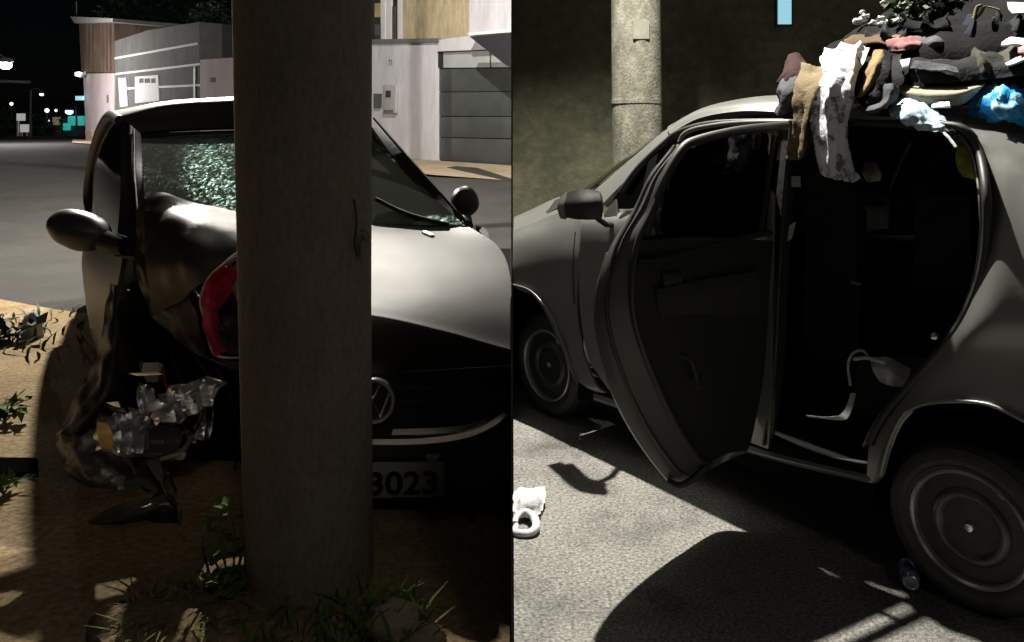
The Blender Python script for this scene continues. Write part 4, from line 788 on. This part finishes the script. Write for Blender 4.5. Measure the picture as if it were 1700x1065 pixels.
# front door window upper bright frame and pillar
tube('door_frame', [A(1128, 236, -.10), A(1136, 222, -.11), A(1160, 212, -.12), A(1220, 204, -.13), A(1312, 202, -.13)], .012, S, rc, seg=8, sm=4)
surf('front_door_glass', [[A(1080, 262, -.12), A(1140, 222, -.14), A(1220, 208, -.15), A(1290, 206, -.15)], [A(1060, 350, -.06), A(1120, 340, -.06), A(1200, 322, -.06), A(1285, 305, -.06)]], M['glassR'], rc, thick=.005)
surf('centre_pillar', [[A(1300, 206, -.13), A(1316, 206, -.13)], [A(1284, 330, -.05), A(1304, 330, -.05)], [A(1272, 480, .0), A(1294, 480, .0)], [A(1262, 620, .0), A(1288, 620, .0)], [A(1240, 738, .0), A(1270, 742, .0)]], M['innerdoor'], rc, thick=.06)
tube('pillar_seal', [A(1313, 210, -.10), A(1302, 330, -.03), A(1292, 480, .02), A(1286, 620, .02), A(1268, 738, .02)], .008, M['trimR'], rc, seg=6, sm=4)
# rear wing around the door opening
op = [(1560, 206), (1600, 214), (1625, 250), (1637, 320), (1638, 390), (1626, 465), (1596, 535), (1552, 592), (1505, 645), (1464, 696), (1444, 735)]
surf('rear_wing', [[A(1545, 176, -.62), A(1600, 182, -.62), A(1660, 192, -.62), A(1740, 206, -.62), A(1830, 230, -.62)],
                   [A(1574, 196, -.30), A(1630, 206, -.32), A(1680, 216, -.33), A(1745, 232, -.34), A(1840, 262, -.36)],
                   [A(1600, 214, -.16), A(1640, 226, -.17), A(1690, 240, -.19), A(1750, 262, -.2), A(1850, 300, -.22)],
                   [A(1625, 252, -.12), A(1655, 262, -.11), A(1695, 274, -.11), A(1760, 300, -.12), A(1860, 340, -.12)],
                   [A(1637, 322, -.06), A(1662, 328, -.04), A(1700, 335, -.04), A(1770, 350, -.04), A(1870, 390, -.05)],
                   [A(1638, 390, -.02), A(1664, 395, .01), A(1700, 400, .015), A(1770, 412, .015), A(1880, 450, 0)],
                   [A(1626, 465, .01), A(1656, 468, .045), A(1700, 470, .05), A(1770, 478, .05), A(1890, 510, .03)],
                   [A(1596, 535, .02), A(1634, 532, .055), A(1690, 530, .06), A(1770, 534, .06), A(1890, 565, .04)],
                   [A(1552, 592, .01), A(1600, 580, .035), A(1670, 576, .04), A(1770, 580, .04), A(1890, 620, .02)],
                   [A(1505, 645, .0), A(1560, 626, .03), A(1650, 618, .035), A(1770, 628, .035), A(1890, 670, .02)],
                   [A(1464, 696, -.01), A(1510, 678, .03), A(1560, 668, .045), A(1640, 672, .05), A(1725, 712, .05)]], S, rc, nu=6, nv=5, thick=.015)
surf('rear_wing_lower', [[A(1466, 694, -.01), A(1490, 684, .02), A(1512, 677, .03)], [A(1444, 735, -.01), A(1470, 722, .02), A(1492, 700, .045)], [A(1440, 775, 0), A(1458, 768, .02), A(1474, 742, .045)], [A(1438, 800, 0), A(1450, 800, .02), A(1464, 786, .04)]], S, rc, thick=.015)
tube('arch_lip', [A(1462, 790, .05), A(1474, 742, .055), A(1492, 700, .06), A(1514, 678, .06), A(1560, 667, .065), A(1640, 671, .065), A(1725, 711, .06)], .007, S, rc, seg=8, sm=5)
tube('door_seal', [A(x, y, (.0 if y > 300 else -.12)) for x, y in op], .016, M['trimR'], rc, seg=8, sm=4)
surf('door_jamb', [[A(x + 4, y, (-.01 if y > 300 else -.13)) for x, y in op], [A(x - 14, y + 6, (-.12 if y > 300 else -.2)) for x, y in op]], M['innerdoor'], rc, nu=4, nv=2, thick=.012)
tube('jamb_edge', [A(x - 11, y + 5, (-.05 if y > 300 else -.16)) for x, y in op], .005, S, rc, seg=6, sm=4)
lathe('lock_striker', [(.008, 0), (.014, .01), (.012, .03), (.004, .034)], A(1556, 556, .0), CN, M['alu'], rc, 10)
# far side, rear glass, interior shell
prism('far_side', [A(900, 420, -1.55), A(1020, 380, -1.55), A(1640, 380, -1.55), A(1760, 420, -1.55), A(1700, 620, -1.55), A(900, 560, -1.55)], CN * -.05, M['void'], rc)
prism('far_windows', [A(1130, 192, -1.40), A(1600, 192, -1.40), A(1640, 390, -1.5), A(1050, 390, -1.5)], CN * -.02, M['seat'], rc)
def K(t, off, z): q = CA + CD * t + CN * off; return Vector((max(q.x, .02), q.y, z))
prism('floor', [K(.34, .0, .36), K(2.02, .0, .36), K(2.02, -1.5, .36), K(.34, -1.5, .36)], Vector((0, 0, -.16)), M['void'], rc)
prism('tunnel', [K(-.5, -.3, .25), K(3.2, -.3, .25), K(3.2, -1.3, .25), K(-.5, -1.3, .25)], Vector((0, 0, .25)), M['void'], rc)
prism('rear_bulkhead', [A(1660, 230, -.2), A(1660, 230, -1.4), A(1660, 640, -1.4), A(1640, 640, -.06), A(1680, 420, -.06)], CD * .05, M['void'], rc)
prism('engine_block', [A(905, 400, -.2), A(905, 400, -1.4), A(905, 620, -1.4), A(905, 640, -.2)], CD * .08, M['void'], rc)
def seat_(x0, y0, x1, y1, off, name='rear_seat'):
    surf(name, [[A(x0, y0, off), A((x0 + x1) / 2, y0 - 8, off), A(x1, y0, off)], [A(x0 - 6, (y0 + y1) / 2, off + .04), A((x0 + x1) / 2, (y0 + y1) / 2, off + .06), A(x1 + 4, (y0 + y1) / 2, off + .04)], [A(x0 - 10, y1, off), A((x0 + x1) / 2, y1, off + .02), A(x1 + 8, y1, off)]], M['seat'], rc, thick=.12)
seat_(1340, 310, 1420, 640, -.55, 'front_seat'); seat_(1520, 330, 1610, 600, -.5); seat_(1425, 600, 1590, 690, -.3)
blob('head_rest', A(1375, 290, -.6), (.12, .1, .1), M['seat'], rc, .1, 2, 1, 3)
tube('seat_belt', [A(1512, 236, -.3), A(1495, 270, -.32), A(1478, 310, -.34)], .006, M['greyc'], rc, seg=5)
prism('belt_tongue', [A(1412, 466, -.3), A(1428, 470, -.3), A(1427, 474, -.3), A(1412, 470, -.3)], CN * -.01, M['alu'], rc)
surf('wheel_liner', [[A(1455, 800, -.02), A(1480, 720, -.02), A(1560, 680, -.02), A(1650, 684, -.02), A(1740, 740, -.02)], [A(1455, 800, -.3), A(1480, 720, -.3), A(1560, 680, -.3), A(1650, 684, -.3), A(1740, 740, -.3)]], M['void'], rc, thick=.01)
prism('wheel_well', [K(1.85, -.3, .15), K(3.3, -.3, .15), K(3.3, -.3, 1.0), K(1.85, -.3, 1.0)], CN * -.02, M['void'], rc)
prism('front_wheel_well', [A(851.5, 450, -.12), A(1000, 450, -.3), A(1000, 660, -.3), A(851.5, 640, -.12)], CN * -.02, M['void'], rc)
surf('boot_lid', [[K(2.55, -.5, 1.62), K(2.55, -.9, 1.66), K(2.55, -1.3, 1.62)], [K(2.76, -.22, 1.42), K(2.78, -.85, 1.46), K(2.76, -1.4, 1.42)], [K(2.82, -.10, 1.15), K(2.90, -.85, 1.18), K(2.82, -1.5, 1.15)], [K(2.80, -.03, .85), K(2.96, -.85, .86), K(2.80, -1.55, .85)], [K(2.76, -.02, .55), K(2.96, -.85, .55), K(2.76, -1.55, .55)], [K(2.70, -.04, .32), K(2.88, -.85, .30), K(2.70, -1.5, .32)]], S, rc, thick=.02)
# wheels
wheel(rc, Vector((CB.x, CB.y, .293)) + CN * .0, CN, .293, .18)
wheel(rc, Vector((CA.x + .03, CA.y, .305)) - CN * .02, CN, .305, .17)
q = CB + CN * -1.45; wheel(rc, Vector((q.x, q.y, .29)), -CN, .29, .18, seg=24, hub=False)
q = CA + CN * -1.45; wheel(rc, Vector((q.x, q.y, .29)), -CN, .29, .18, seg=24, hub=False)
# mirror
mr = surf('wing_mirror', [[A(936, 322, .18), A(960, 314, .20), A(992, 316, .18), A(1000, 326, .16)], [A(930, 340, .20), A(960, 338, .25), A(994, 338, .2), A(1002, 342, .17)], [A(936, 360, .18), A(960, 364, .22), A(992, 364, .18), A(1000, 360, .16)]], M['black'], rc, nu=6, nv=6, thick=.08)
surf('mirror_cap', [[A(930, 326, .19), A(940, 318, .19)], [A(925, 344, .2), A(936, 342, .22)], [A(930, 362, .19), A(938, 364, .19)]], S, mr, thick=.05)
tube('mirror_stalk', [A(992, 362, .14), A(1006, 372, .08), A(1018, 372, -.02)], .016, M['black'], mr, seg=8)
surf('mirror_sail', [[A(1002, 356, -.03), A(1022, 330, -.05)], [A(1010, 380, -.02), A(1026, 376, -.02)]], S, rc, thick=.02)
# open rear door
dout = [(1125, 238), (1082, 284), (1052, 345), (1008, 420), (988, 500), (990, 560), (1016, 650), (1058, 730), (1108, 796), (1128, 806)]
dinn = [(1134, 246), (1100, 300), (1078, 350), (1056, 400), (1046, 470), (1052, 540), (1084, 630), (1122, 708), (1156, 758), (1174, 770)]
od = surf('rear_door', [[DP(x, y, -.10) for x, y in dout], [DP((x * 2 + u) / 3, (y * 2 + v) / 3, -.055) for (x, y), (u, v) in zip(dout, dinn)], [DP(u, v, 0) for u, v in dinn]], M['shaded_jamb'], rc, nu=5, nv=5, thick=.012)
tube('door_edge_seal', [DP((x + u) / 2 - 9, (y + v) / 2, -.05) for (x, y), (u, v) in zip(dout, dinn)], .008, M['trimR'], od, seg=6, sm=4)
tube('inner_seal', [DP(u + 3, v, .008) for u, v in dinn], .012, M['trimR'], od, seg=8, sm=4)
hin = [(1308, 206), (1300, 270), (1292, 330), (1284, 400), (1278, 470), (1274, 540), (1268, 620), (1256, 690), (1246, 735), (1238, 748)]
surf('inner_trim', [[DP(u + 2, v, -.002) for u, v in dinn[3:]], [DP((u * .5 + x * .5), (v + y) / 2 - 6, .03) for (u, v), (x, y) in zip(dinn[3:], hin[3:])], [DP(x, y, -.002) for x, y in hin[3:]]], M['innerdoor'], od, nu=4, nv=7, thick=.03)
surf('outer_skin', [[DP(x, y, -.10) for x, y in dout[3:]], [DP(x * .5 + a * .5, y * .5 + b * .5, -.15) for (x, y), (a, b) in zip(dout[3:], hin[3:])], [DP(x, y, -.08) for x, y in hin[3:]]], S, od, nu=4, nv=5, thick=.01)
surf('door_glass', [[DP(1140, 248, -.04), DP(1220, 222, -.04), DP(1300, 214, -.04)], [DP(1085, 345, -.04), DP(1180, 330, -.04), DP(1288, 330, -.04)], [DP(1064, 400, -.04), DP(1170, 398, -.04), DP(1282, 392, -.04)]], M['glassR'], od, thick=.005)
tube('window_frame', [DP(1070, 390, 0), DP(1096, 310, 0), DP(1130, 250, 0), DP(1160, 232, 0), DP(1230, 216, 0), DP(1306, 208, 0)], .02, M['trimR'], od, seg=8, sm=5)
tube('window_sill', [DP(1060, 432, .012), DP(1120, 425, .03), DP(1200, 402, .03), DP(1280, 386, .012)], .012, M['innerdoor'], od, seg=6, sm=3)
tube('glass_divider', [DP(1262, 392, .0), DP(1274, 300, .0), DP(1284, 224, .0)], .012, M['innerdoor'], od, seg=6)
surf('arm_rest', [[DP(1090, 480, .03), DP(1180, 462, .05), DP(1260, 450, .03)], [DP(1092, 500, .03), DP(1182, 484, .06), DP(1262, 472, .03)], [DP(1098, 540, .01), DP(1186, 530, .02), DP(1262, 520, .01)]], M['seat'], od, thick=.03)
tube('window_winder', [DP(1130, 590, .02), DP(1150, 600, .06), DP(1160, 640, .06), DP(1160, 642, .1)], .008, M['trimR'], od, seg=8)
surf('inner_handle', [[DP(1100, 455, .03), DP(1130, 450, .035)], [DP(1102, 468, .05), DP(1132, 463, .05)], [DP(1104, 476, .03), DP(1134, 471, .03)]], M['trimR'], od, thick=.015)
tube('lower_guard', [DP(1108, 798, -.09), DP(1128, 806, -.05), DP(1150, 795, -.01), DP(1176, 770, 0)], .014, M['trimR'], od, seg=8, sm=4)

# ------------------------------------------------------------------ right: things heaped on and in the car
def C(px, py, h=0, off=-.3): return A(px, py, off) + CN * h
def cloth(name, label, rows, mat, cat='clothing', amp=.02, ns=9, seed=1, thick=.007, nu=11, nv=9, ridged=True, folds=0):
    return tag(surf(name, rows, mat, None, nu=nu, nv=nv, thick=thick, amp=amp, ns=ns, seed=seed, ridged=ridged, folds=folds, ang=80), label, cat)
# supporting heap
cloth('black_blanket', 'black blanket heap under all the clothes on the roof', [[A(1400, 70, -1.2), A(1480, 5, -1.2), A(1600, -25, -1.2), A(1740, -10, -1.2)], [A(1370, 90, -.8), A(1470, 45, -.8), A(1600, 22, -.8), A(1740, 20, -.8)], [A(1385, 120, -.45), A(1470, 84, -.5), A(1600, 60, -.5), A(1740, 62, -.55)], [A(1420, 160, -.28), A(1490, 140, -.3), A(1600, 125, -.36), A(1740, 135, -.45)], [A(1440, 192, -.24), A(1500, 188, -.3), A(1600, 172, -.42), A(1740, 180, -.5)]], M['blackc'], 'blanket', .05, 5, 3, .03, ridged=False)
for nm, lab, px, py, wd, hg, mt_, sd in (('navy_garment', 'crumpled navy garment high on the heap under the branch', 1610, 52, 70, 34, 'navy', 41), ('black_coat', 'black coat fold lying left of the pale branch', 1545, 40, 46, 26, 'blackc', 42),
                                    ('charcoal_sweater', 'charcoal sweater lump at the upper right edge of the heap', 1668, 44, 46, 30, 'dkgrey', 43), ('charcoal_shirt', 'charcoal shirt folded behind the pink towel', 1480, 56, 48, 18, 'dkgrey', 44)):
    cloth(nm, lab, [[A(px - wd, py + 4, -.75), A(px - wd * .3, py - hg * .6, -.78), A(px + wd * .4, py - hg * .5, -.78), A(px + wd, py - 2, -.76)], [A(px - wd * .9, py + hg * .2, -.62), A(px - wd * .3, py - hg * .1, -.55), A(px + wd * .4, py, -.55), A(px + wd * .95, py + hg * .3, -.62)], [A(px - wd * .8, py + hg * .5, -.6), A(px - wd * .3, py + hg * .45, -.52), A(px + wd * .4, py + hg * .5, -.52), A(px + wd * .9, py + hg * .6, -.6)]], M[mt_], seed=sd, amp=.035, ns=7, folds=3)
cloth('maroon_sweater', 'maroon and grey bunched sweater at the left end of the heap', [[A(1310, 92, -.4), A(1324, 90, -.4), A(1335, 100, -.4)], [A(1300, 118, -.3), A(1318, 120, -.25), A(1342, 122, -.3)], [A(1292, 140, -.27), A(1312, 144, -.22), A(1345, 144, -.27)]], M['maroon'], seed=2)
cloth('grey_sleeve', 'dark grey sleeve hanging beside the khaki trousers', [[A(1300, 126, -.26), A(1322, 128, -.22), A(1340, 130, -.25)], [A(1292, 146, -.2), A(1312, 150, -.15), A(1330, 150, -.2)], [A(1290, 172, -.19), A(1304, 176, -.14), A(1320, 178, -.18)], [A(1288, 190, -.2), A(1298, 190, -.17), A(1308, 190, -.2)]], M['greyc'], seed=3)
cloth('khaki_trousers', 'khaki trousers with one leg hanging down over the door frame', [[A(1328, 108, -.34), A(1345, 104, -.3), A(1372, 108, -.32), A(1386, 116, -.34)], [A(1322, 132, -.2), A(1340, 128, -.14), A(1362, 134, -.14), A(1376, 146, -.2)], [A(1312, 160, -.14), A(1328, 158, -.08), A(1346, 166, -.08), A(1366, 172, -.14)], [A(1318, 200, -.1), A(1326, 200, -.05), A(1336, 204, -.05), A(1350, 208, -.1)], [A(1310, 236, -.09), A(1320, 236, -.04), A(1332, 238, -.04), A(1344, 240, -.09)], [A(1304, 266, -.08), A(1316, 265, -.04), A(1328, 264, -.04), A(1338, 262, -.08)]], M['khaki'], seed=4, amp=.022, ns=11, folds=2)
cloth('brown_lining', 'brown cloth showing dark between the khaki leg and patterned shirt', [[A(1340, 160, -.1), A(1360, 160, -.1)], [A(1336, 210, -.1), A(1354, 210, -.1)], [A(1332, 262, -.09), A(1346, 256, -.09)]], M['brown'], seed=9)
cloth('patterned_shirt', 'white and grey patterned shirt hanging over the open doorway', [[A(1370, 84, -.42), A(1392, 74, -.42), A(1420, 70, -.42), A(1444, 76, -.42)], [A(1362, 100, -.26), A(1388, 96, -.2), A(1414, 92, -.2), A(1436, 100, -.26)], [A(1366, 126, -.16), A(1384, 128, -.08), A(1406, 128, -.08), A(1424, 130, -.16)], [A(1354, 164, -.11), A(1374, 166, -.03), A(1398, 160, -.04), A(1420, 156, -.12)], [A(1349, 200, -.09), A(1370, 202, -.02), A(1394, 198, -.04), A(1410, 194, -.11)], [A(1352, 246, -.07), A(1372, 250, -.01), A(1394, 246, -.02), A(1410, 240, -.08)], [A(1360, 278, -.06), A(1380, 286, -.01), A(1400, 288, -.02), A(1418, 276, -.07)], [A(1384, 292, -.06), A(1394, 296, -.02), A(1410, 300, -.02), A(1428, 296, -.06)]], M['shirt'], seed=5, amp=.02, ns=11, folds=3)
cloth('brown_jacket', 'brown jacket draped along the top of the heap', [[A(1402, 66, -.6), A(1430, 58, -.62), A(1460, 60, -.62), A(1474, 68, -.6)], [A(1400, 78, -.5), A(1430, 72, -.46), A(1462, 74, -.46), A(1478, 82, -.5)]], M['brown'], seed=6)
cloth('tan_scarf', 'tan cloth strip lying steeply beside the patterned shirt', [[A(1452, 84, -.4), A(1464, 82, -.36), A(1476, 86, -.4)], [A(1440, 112, -.26), A(1452, 112, -.2), A(1464, 114, -.26)], [A(1430, 138, -.2), A(1442, 140, -.14), A(1452, 140, -.2)], [A(1422, 162, -.16), A(1430, 160, -.12), A(1440, 150, -.16)]], M['tan'], seed=7, amp=.01)
cloth('charcoal_jacket', 'charcoal jacket hanging right of the tan strip', [[A(1468, 92, -.38), A(1482, 88, -.36), A(1496, 100, -.38)], [A(1456, 124, -.26), A(1476, 124, -.2), A(1496, 128, -.26)], [A(1444, 154, -.2), A(1464, 156, -.13), A(1490, 160, -.2)], [A(1420, 176, -.16), A(1452, 184, -.1), A(1488, 176, -.16)]], M['dkgrey'], seed=8, amp=.03, folds=2)
cloth('grey_sock', 'grey sleeve curling under the charcoal jacket', [[A(1470, 140, -.15), A(1482, 138, -.12), A(1492, 150, -.14)], [A(1462, 166, -.12), A(1474, 166, -.08), A(1486, 168, -.12)], [A(1440, 178, -.11), A(1454, 182, -.07), A(1470, 178, -.1)], [A(1424, 176, -.12), A(1432, 184, -.09), A(1446, 188, -.11)]], M['greyc'], seed=10, amp=.01)
cloth('pink_towel', 'pink towel on top of the heap', [[A(1474, 62, -.55), A(1500, 58, -.55), A(1528, 62, -.55)], [A(1472, 74, -.45), A(1500, 72, -.4), A(1528, 74, -.44)], [A(1480, 84, -.43), A(1500, 84, -.38), A(1520, 82, -.42)]], M['pinkc'], 'towel', seed=11)
cloth('grey_bundle', 'rounded grey cloth bundle right of the pink towel', [[A(1524, 60, -.6), A(1550, 55, -.6), A(1574, 60, -.6)], [A(1520, 72, -.5), A(1550, 66, -.42), A(1580, 74, -.5)], [A(1524, 84, -.48), A(1550, 82, -.42), A(1576, 82, -.48)]], M['greyc'], seed=12, amp=.01)
cloth('white_cloth', 'small white cloth corner between the two dark jackets', [[A(1494, 100, -.28), A(1512, 96, -.28)], [A(1498, 112, -.26), A(1509, 108, -.26)], [A(1502, 124, -.26), A(1507, 120, -.26)]], M['plastic'], seed=13, amp=.004)
cloth('dark_trousers', 'long charcoal trousers lying flat across the heap', [[A(1514, 98, -.36), A(1570, 96, -.4), A(1630, 88, -.45), A(1710, 84, -.5)], [A(1510, 114, -.28), A(1570, 112, -.28), A(1630, 108, -.32), A(1710, 104, -.36)], [A(1514, 136, -.26), A(1570, 136, -.26), A(1630, 130, -.3), A(1710, 126, -.34)]], M['dkgrey'], seed=14, amp=.025, ns=8, ridged=False)
cloth('grey_denim', 'faded grey denim patch on the dark trousers', [[A(1518, 100, -.28), A(1550, 104, -.28), A(1588, 112, -.28)], [A(1512, 114, -.25), A(1550, 116, -.24), A(1592, 120, -.26)]], M['greyc'], seed=21, amp=.01)
cloth('olive_coat', 'dark olive coat bunched at the right end of the heap', [[A(1590, 96, -.4), A(1640, 80, -.46), A(1710, 72, -.5)], [A(1600, 110, -.32), A(1645, 100, -.34), A(1710, 98, -.4)], [A(1610, 124, -.3), A(1650, 120, -.32), A(1710, 116, -.36)]], pm('olive_coat_cloth', (.05, .048, .038), (.08, .077, .06), 5, .95, bump=.3), seed=15, amp=.03, folds=2)
cloth('beige_board', 'curved beige panel tucked under the dark trousers', [[A(1497, 140, -.3), A(1540, 143, -.3), A(1590, 142, -.32), A(1640, 134, -.36)], [A(1494, 150, -.22), A(1540, 155, -.2), A(1590, 154, -.22), A(1630, 144, -.3)], [A(1504, 164, -.22), A(1540, 172, -.2), A(1590, 174, -.24), A(1616, 160, -.3)]], M['beige'], 'panel', seed=16, amp=.004)
cloth('paper_scrap', 'small pale paper scrap on the roof below the beige panel', [[A(1550, 170, -.2), A(1576, 168, -.2)], [A(1546, 178, -.18), A(1578, 177, -.18)]], M['plastic'], 'litter', seed=17, amp=.008)
cloth('pale_blue_shirt', 'pale blue crumpled shirt on the roof edge above the doorway', [[A(1486, 172, -.22), A(1508, 162, -.24), A(1528, 166, -.26), A(1548, 180, -.26)], [A(1480, 188, -.14), A(1506, 180, -.10), A(1534, 186, -.12), A(1566, 200, -.18)], [A(1490, 196, -.11), A(1512, 202, -.06), A(1540, 206, -.08), A(1580, 214, -.14)], [A(1510, 204, -.11), A(1530, 212, -.08), A(1556, 218, -.09), A(1586, 219, -.12)]], M['ltblue'], seed=18, amp=.025, ns=15)
tag(tube('cord', [A(1562, 216, -.1), A(1575, 228, -.08), A(1587, 244, -.07)], .006, M['plastic'], None, seg=6), 'short white cord hanging from the pale blue shirt', 'cord')
bb = cloth('blue_bag', 'bright blue and white printed plastic bundle on the boot edge', [[A(1640, 142, -.55), A(1660, 136, -.55), A(1690, 150, -.55), A(1730, 160, -.55)], [A(1626, 158, -.45), A(1655, 148, -.34), A(1690, 162, -.34), A(1735, 174, -.45)], [A(1618, 176, -.4), A(1650, 176, -.26), A(1690, 186, -.26), A(1735, 196, -.4)], [A(1620, 190, -.4), A(1650, 196, -.3), A(1690, 204, -.3), A(1735, 212, -.4)]], M['bluebag'], 'bag', seed=19, amp=.05, ns=14)
cloth('white_rag', 'white rag at the right edge above the blue bundle', [[A(1664, 70, -.42), A(1682, 62, -.42), A(1706, 66, -.42)], [A(1662, 76, -.36), A(1684, 74, -.36), A(1706, 76, -.36)]], M['plastic'], 'rag', seed=22, amp=.008)
cloth('cream_rag', 'cream rag at the right edge, below the white rag', [[A(1668, 104, -.34), A(1684, 96, -.34), A(1706, 92, -.34)], [A(1672, 109, -.3), A(1688, 104, -.3), A(1706, 98, -.3)]], M['plastic'], 'rag', seed=23, amp=.008)
cloth('red_rag', 'small red rag at the right frame edge between the pale rags', [[A(1690, 78, -.36), A(1708, 74, -.36)], [A(1690, 88, -.32), A(1708, 86, -.32)]], M['red'], 'rag', seed=24, amp=.006)
# branch and lacy white plastic at the back of the heap
br = thing('broken_branch', 'pale forked branch lying over the back of the heap', 'branch', A(1580, 78, -.6))
tube('stem', [A(1578, 74, -.58), A(1590, 56, -.62), A(1606, 48, -.64), A(1616, 32, -.66), A(1622, 12, -.68), A(1630, 8, -.68)], [.012, .011, .010, .009, .008, .006], M['khaki'], br, seg=7, sm=4)
tube('twig', [A(1616, 34, -.66), A(1628, 22, -.68), A(1634, 10, -.68)], .006, M['khaki'], br, seg=6, sm=3); tube('twig', [A(1634, 10, -.68), A(1648, 12, -.68), A(1660, 16, -.68)], .004, M['khaki'], br, seg=6, sm=3)
lace = [(1428, 34, 14), (1436, 26, 9), (1450, 38, 10), (1463, 30, 9), (1466, 40, 12), (1480, 36, 11), (1495, 35, 12), (1510, 36, 11), (1520, 32, 9), (1467, 4, 7), (1516, 14, 12), (1514, 6, 8), (1558, 8, 9), (1432, 20, 7), (1545, 36, 7)]
for i, (x, y, s) in enumerate(lace):
    c_ = A(x, y, -.85); r_ = s * .0019
    o = blob('plastic_scrap', c_, (r_ * 1.3, r_, r_ * .8), M['plastic'], None, .5, 2, i, 2); tag(o, 'small torn white plastic scrap along the back of the heap', 'litter', 'white scraps at the back of the heap')
cloth('white_box_lid', 'white slatted lid at the top right corner of the heap', [[A(1672, 4, -.7), A(1705, 4, -.7)], [A(1674, 14, -.66), A(1706, 12, -.66)], [A(1680, 22, -.64), A(1706, 22, -.64)]], M['lintel'], 'lid', seed=27, amp=.006)
t = thing('dark_shrub', 'dark leafy branches poking out behind the heap of clothes', 'plant', A(1560, 30, -1.0))
leaf_cloud('leaves', A(1560, 10, -.95), (.28, .14, .14), 900, .03, M['leafdark'], t, 31)
tube('stem', [A(1560, 70, -.95), A(1562, 30, -.95), A(1575, -10, -.95)], .008, M['bark'], t, seg=6)

# inside the doorway
cloth('white_pillow', 'white rimmed cushion on the sill inside the open doorway', [[A(1444, 594, -.24), A(1476, 594, -.2), A(1512, 614, -.22)], [A(1448, 610, -.16), A(1476, 614, -.1), A(1508, 626, -.14)], [A(1460, 632, -.16), A(1478, 640, -.12), A(1498, 642, -.14)]], M['plastic'], 'cushion', seed=30, amp=.006)
tag(tube('white_strap', [A(1412, 640, -.16), A(1408, 606, -.16), A(1416, 586, -.16), A(1432, 582, -.16), A(1440, 590, -.15)], .006, M['plastic'], None, seg=7, sm=4), 'white looped strap left of the white cushion', 'strap')
tag(tube('white_band', [A(1418, 596, -.14), A(1440, 594, -.13), A(1470, 602, -.12)], .008, M['plastic'], None, seg=7, sm=4), 'white band joining the looped strap to the cushion', 'strap')
cloth('white_ribbon', 'white ribbon trailing down to the sill', [[A(1412, 652, -.14), A(1420, 652, -.14)], [A(1406, 672, -.12), A(1416, 672, -.12)], [A(1394, 688, -.1), A(1406, 694, -.1)], [A(1372, 692, -.1), A(1390, 697, -.1)], [A(1338, 689, -.1), A(1342, 692, -.1)]], M['plastic'], 'ribbon', seed=32, amp=.003)
cloth('yellow_green_cloth', 'yellow green cloth behind the rear edge of the doorway', [[A(1592, 240, -.3), A(1612, 244, -.3)], [A(1588, 270, -.28), A(1620, 276, -.26)], [A(1596, 292, -.28), A(1622, 298, -.26)]], M['olive'], 'cloth', seed=33, amp=.02)
cloth('olive_hat', 'small olive bundle hanging below the patterned shirt', [[A(1438, 270, -.25), A(1456, 268, -.2)], [A(1432, 286, -.22), A(1462, 286, -.16)], [A(1440, 302, -.22), A(1460, 300, -.18)]], M['beige'], 'bundle', seed=34, amp=.015)
cloth('grey_pouch', 'grey pouch on the seat inside the doorway', [[A(1420, 322, -.4), A(1475, 326, -.4)], [A(1440, 345, -.34), A(1478, 345, -.34)], [A(1440, 382, -.36), A(1476, 378, -.36)]], M['greyc'], 'pouch', seed=35, amp=.03)
cloth('white_tag', 'white card beside the pillar inside the doorway', [[A(1312, 292, -.1), A(1328, 292, -.1)], [A(1311, 310, -.1), A(1328, 310, -.1)]], M['lintel'], 'card', seed=36, amp=.002)
cloth('white_strip', 'narrow white paper strip low on the doorway pillar', [[A(1310, 374, -.06), A(1320, 368, -.06)], [A(1307, 400, -.06), A(1313, 396, -.06)]], M['lintel'], 'paper', seed=37, amp=.002)

# on the asphalt
bag = thing('plastic_bag', 'white plastic bag with a looped handle lying on the asphalt', 'bag', G(878, 860))
surf('bag_body', [[P(853, 816, 3.62), P(870, 810, 3.62), P(888, 812, 3.62), P(904, 808, 3.64)], [P(853, 834, 3.48), P(870, 826, 3.45), P(888, 828, 3.46), P(905, 826, 3.52)], [P(853, 850, 3.42), P(870, 848, 3.40), P(888, 850, 3.42), P(903, 844, 3.46)], [P(853, 858, 3.40), P(870, 858, 3.40), P(886, 858, 3.40), P(898, 850, 3.44)]], M['plastic'], bag, nu=7, nv=7, thick=.01, amp=.02, ns=16, seed=3, ridged=True)
tube('handle', [P(858, 872, 3.33), P(854, 882, 3.29), P(864, 885, 3.27), P(880, 884, 3.27), P(890, 874, 3.3), P(886, 858, 3.36), P(872, 849, 3.4), P(858, 858, 3.38), P(855, 868, 3.34)], [.012, .016, .016, .016, .018, .018, .014, .014, .012], M['plastic'], bag, seg=8, sm=4)
cd = (G(1502, 938) - G(1512, 976)).normalized(); q0 = G(1513, 982) + Vector((0, 0, .034))
cn = thing('drink_can', 'blue and silver drink can lying beside the rear wheel', 'can', G(1508, 968))
lathe('can_body', [(.026, 0), (.031, .006), (.0335, .014), (.0335, .105), (.029, .118), (.027, .12)], q0, cd, M['can'], cn, 24)
lathe('can_end', [(.001, -.001), (.020, -.001), (.023, -.006), (.026, -.004), (.026, .004)], q0, cd, M['alu'], cn, 24)
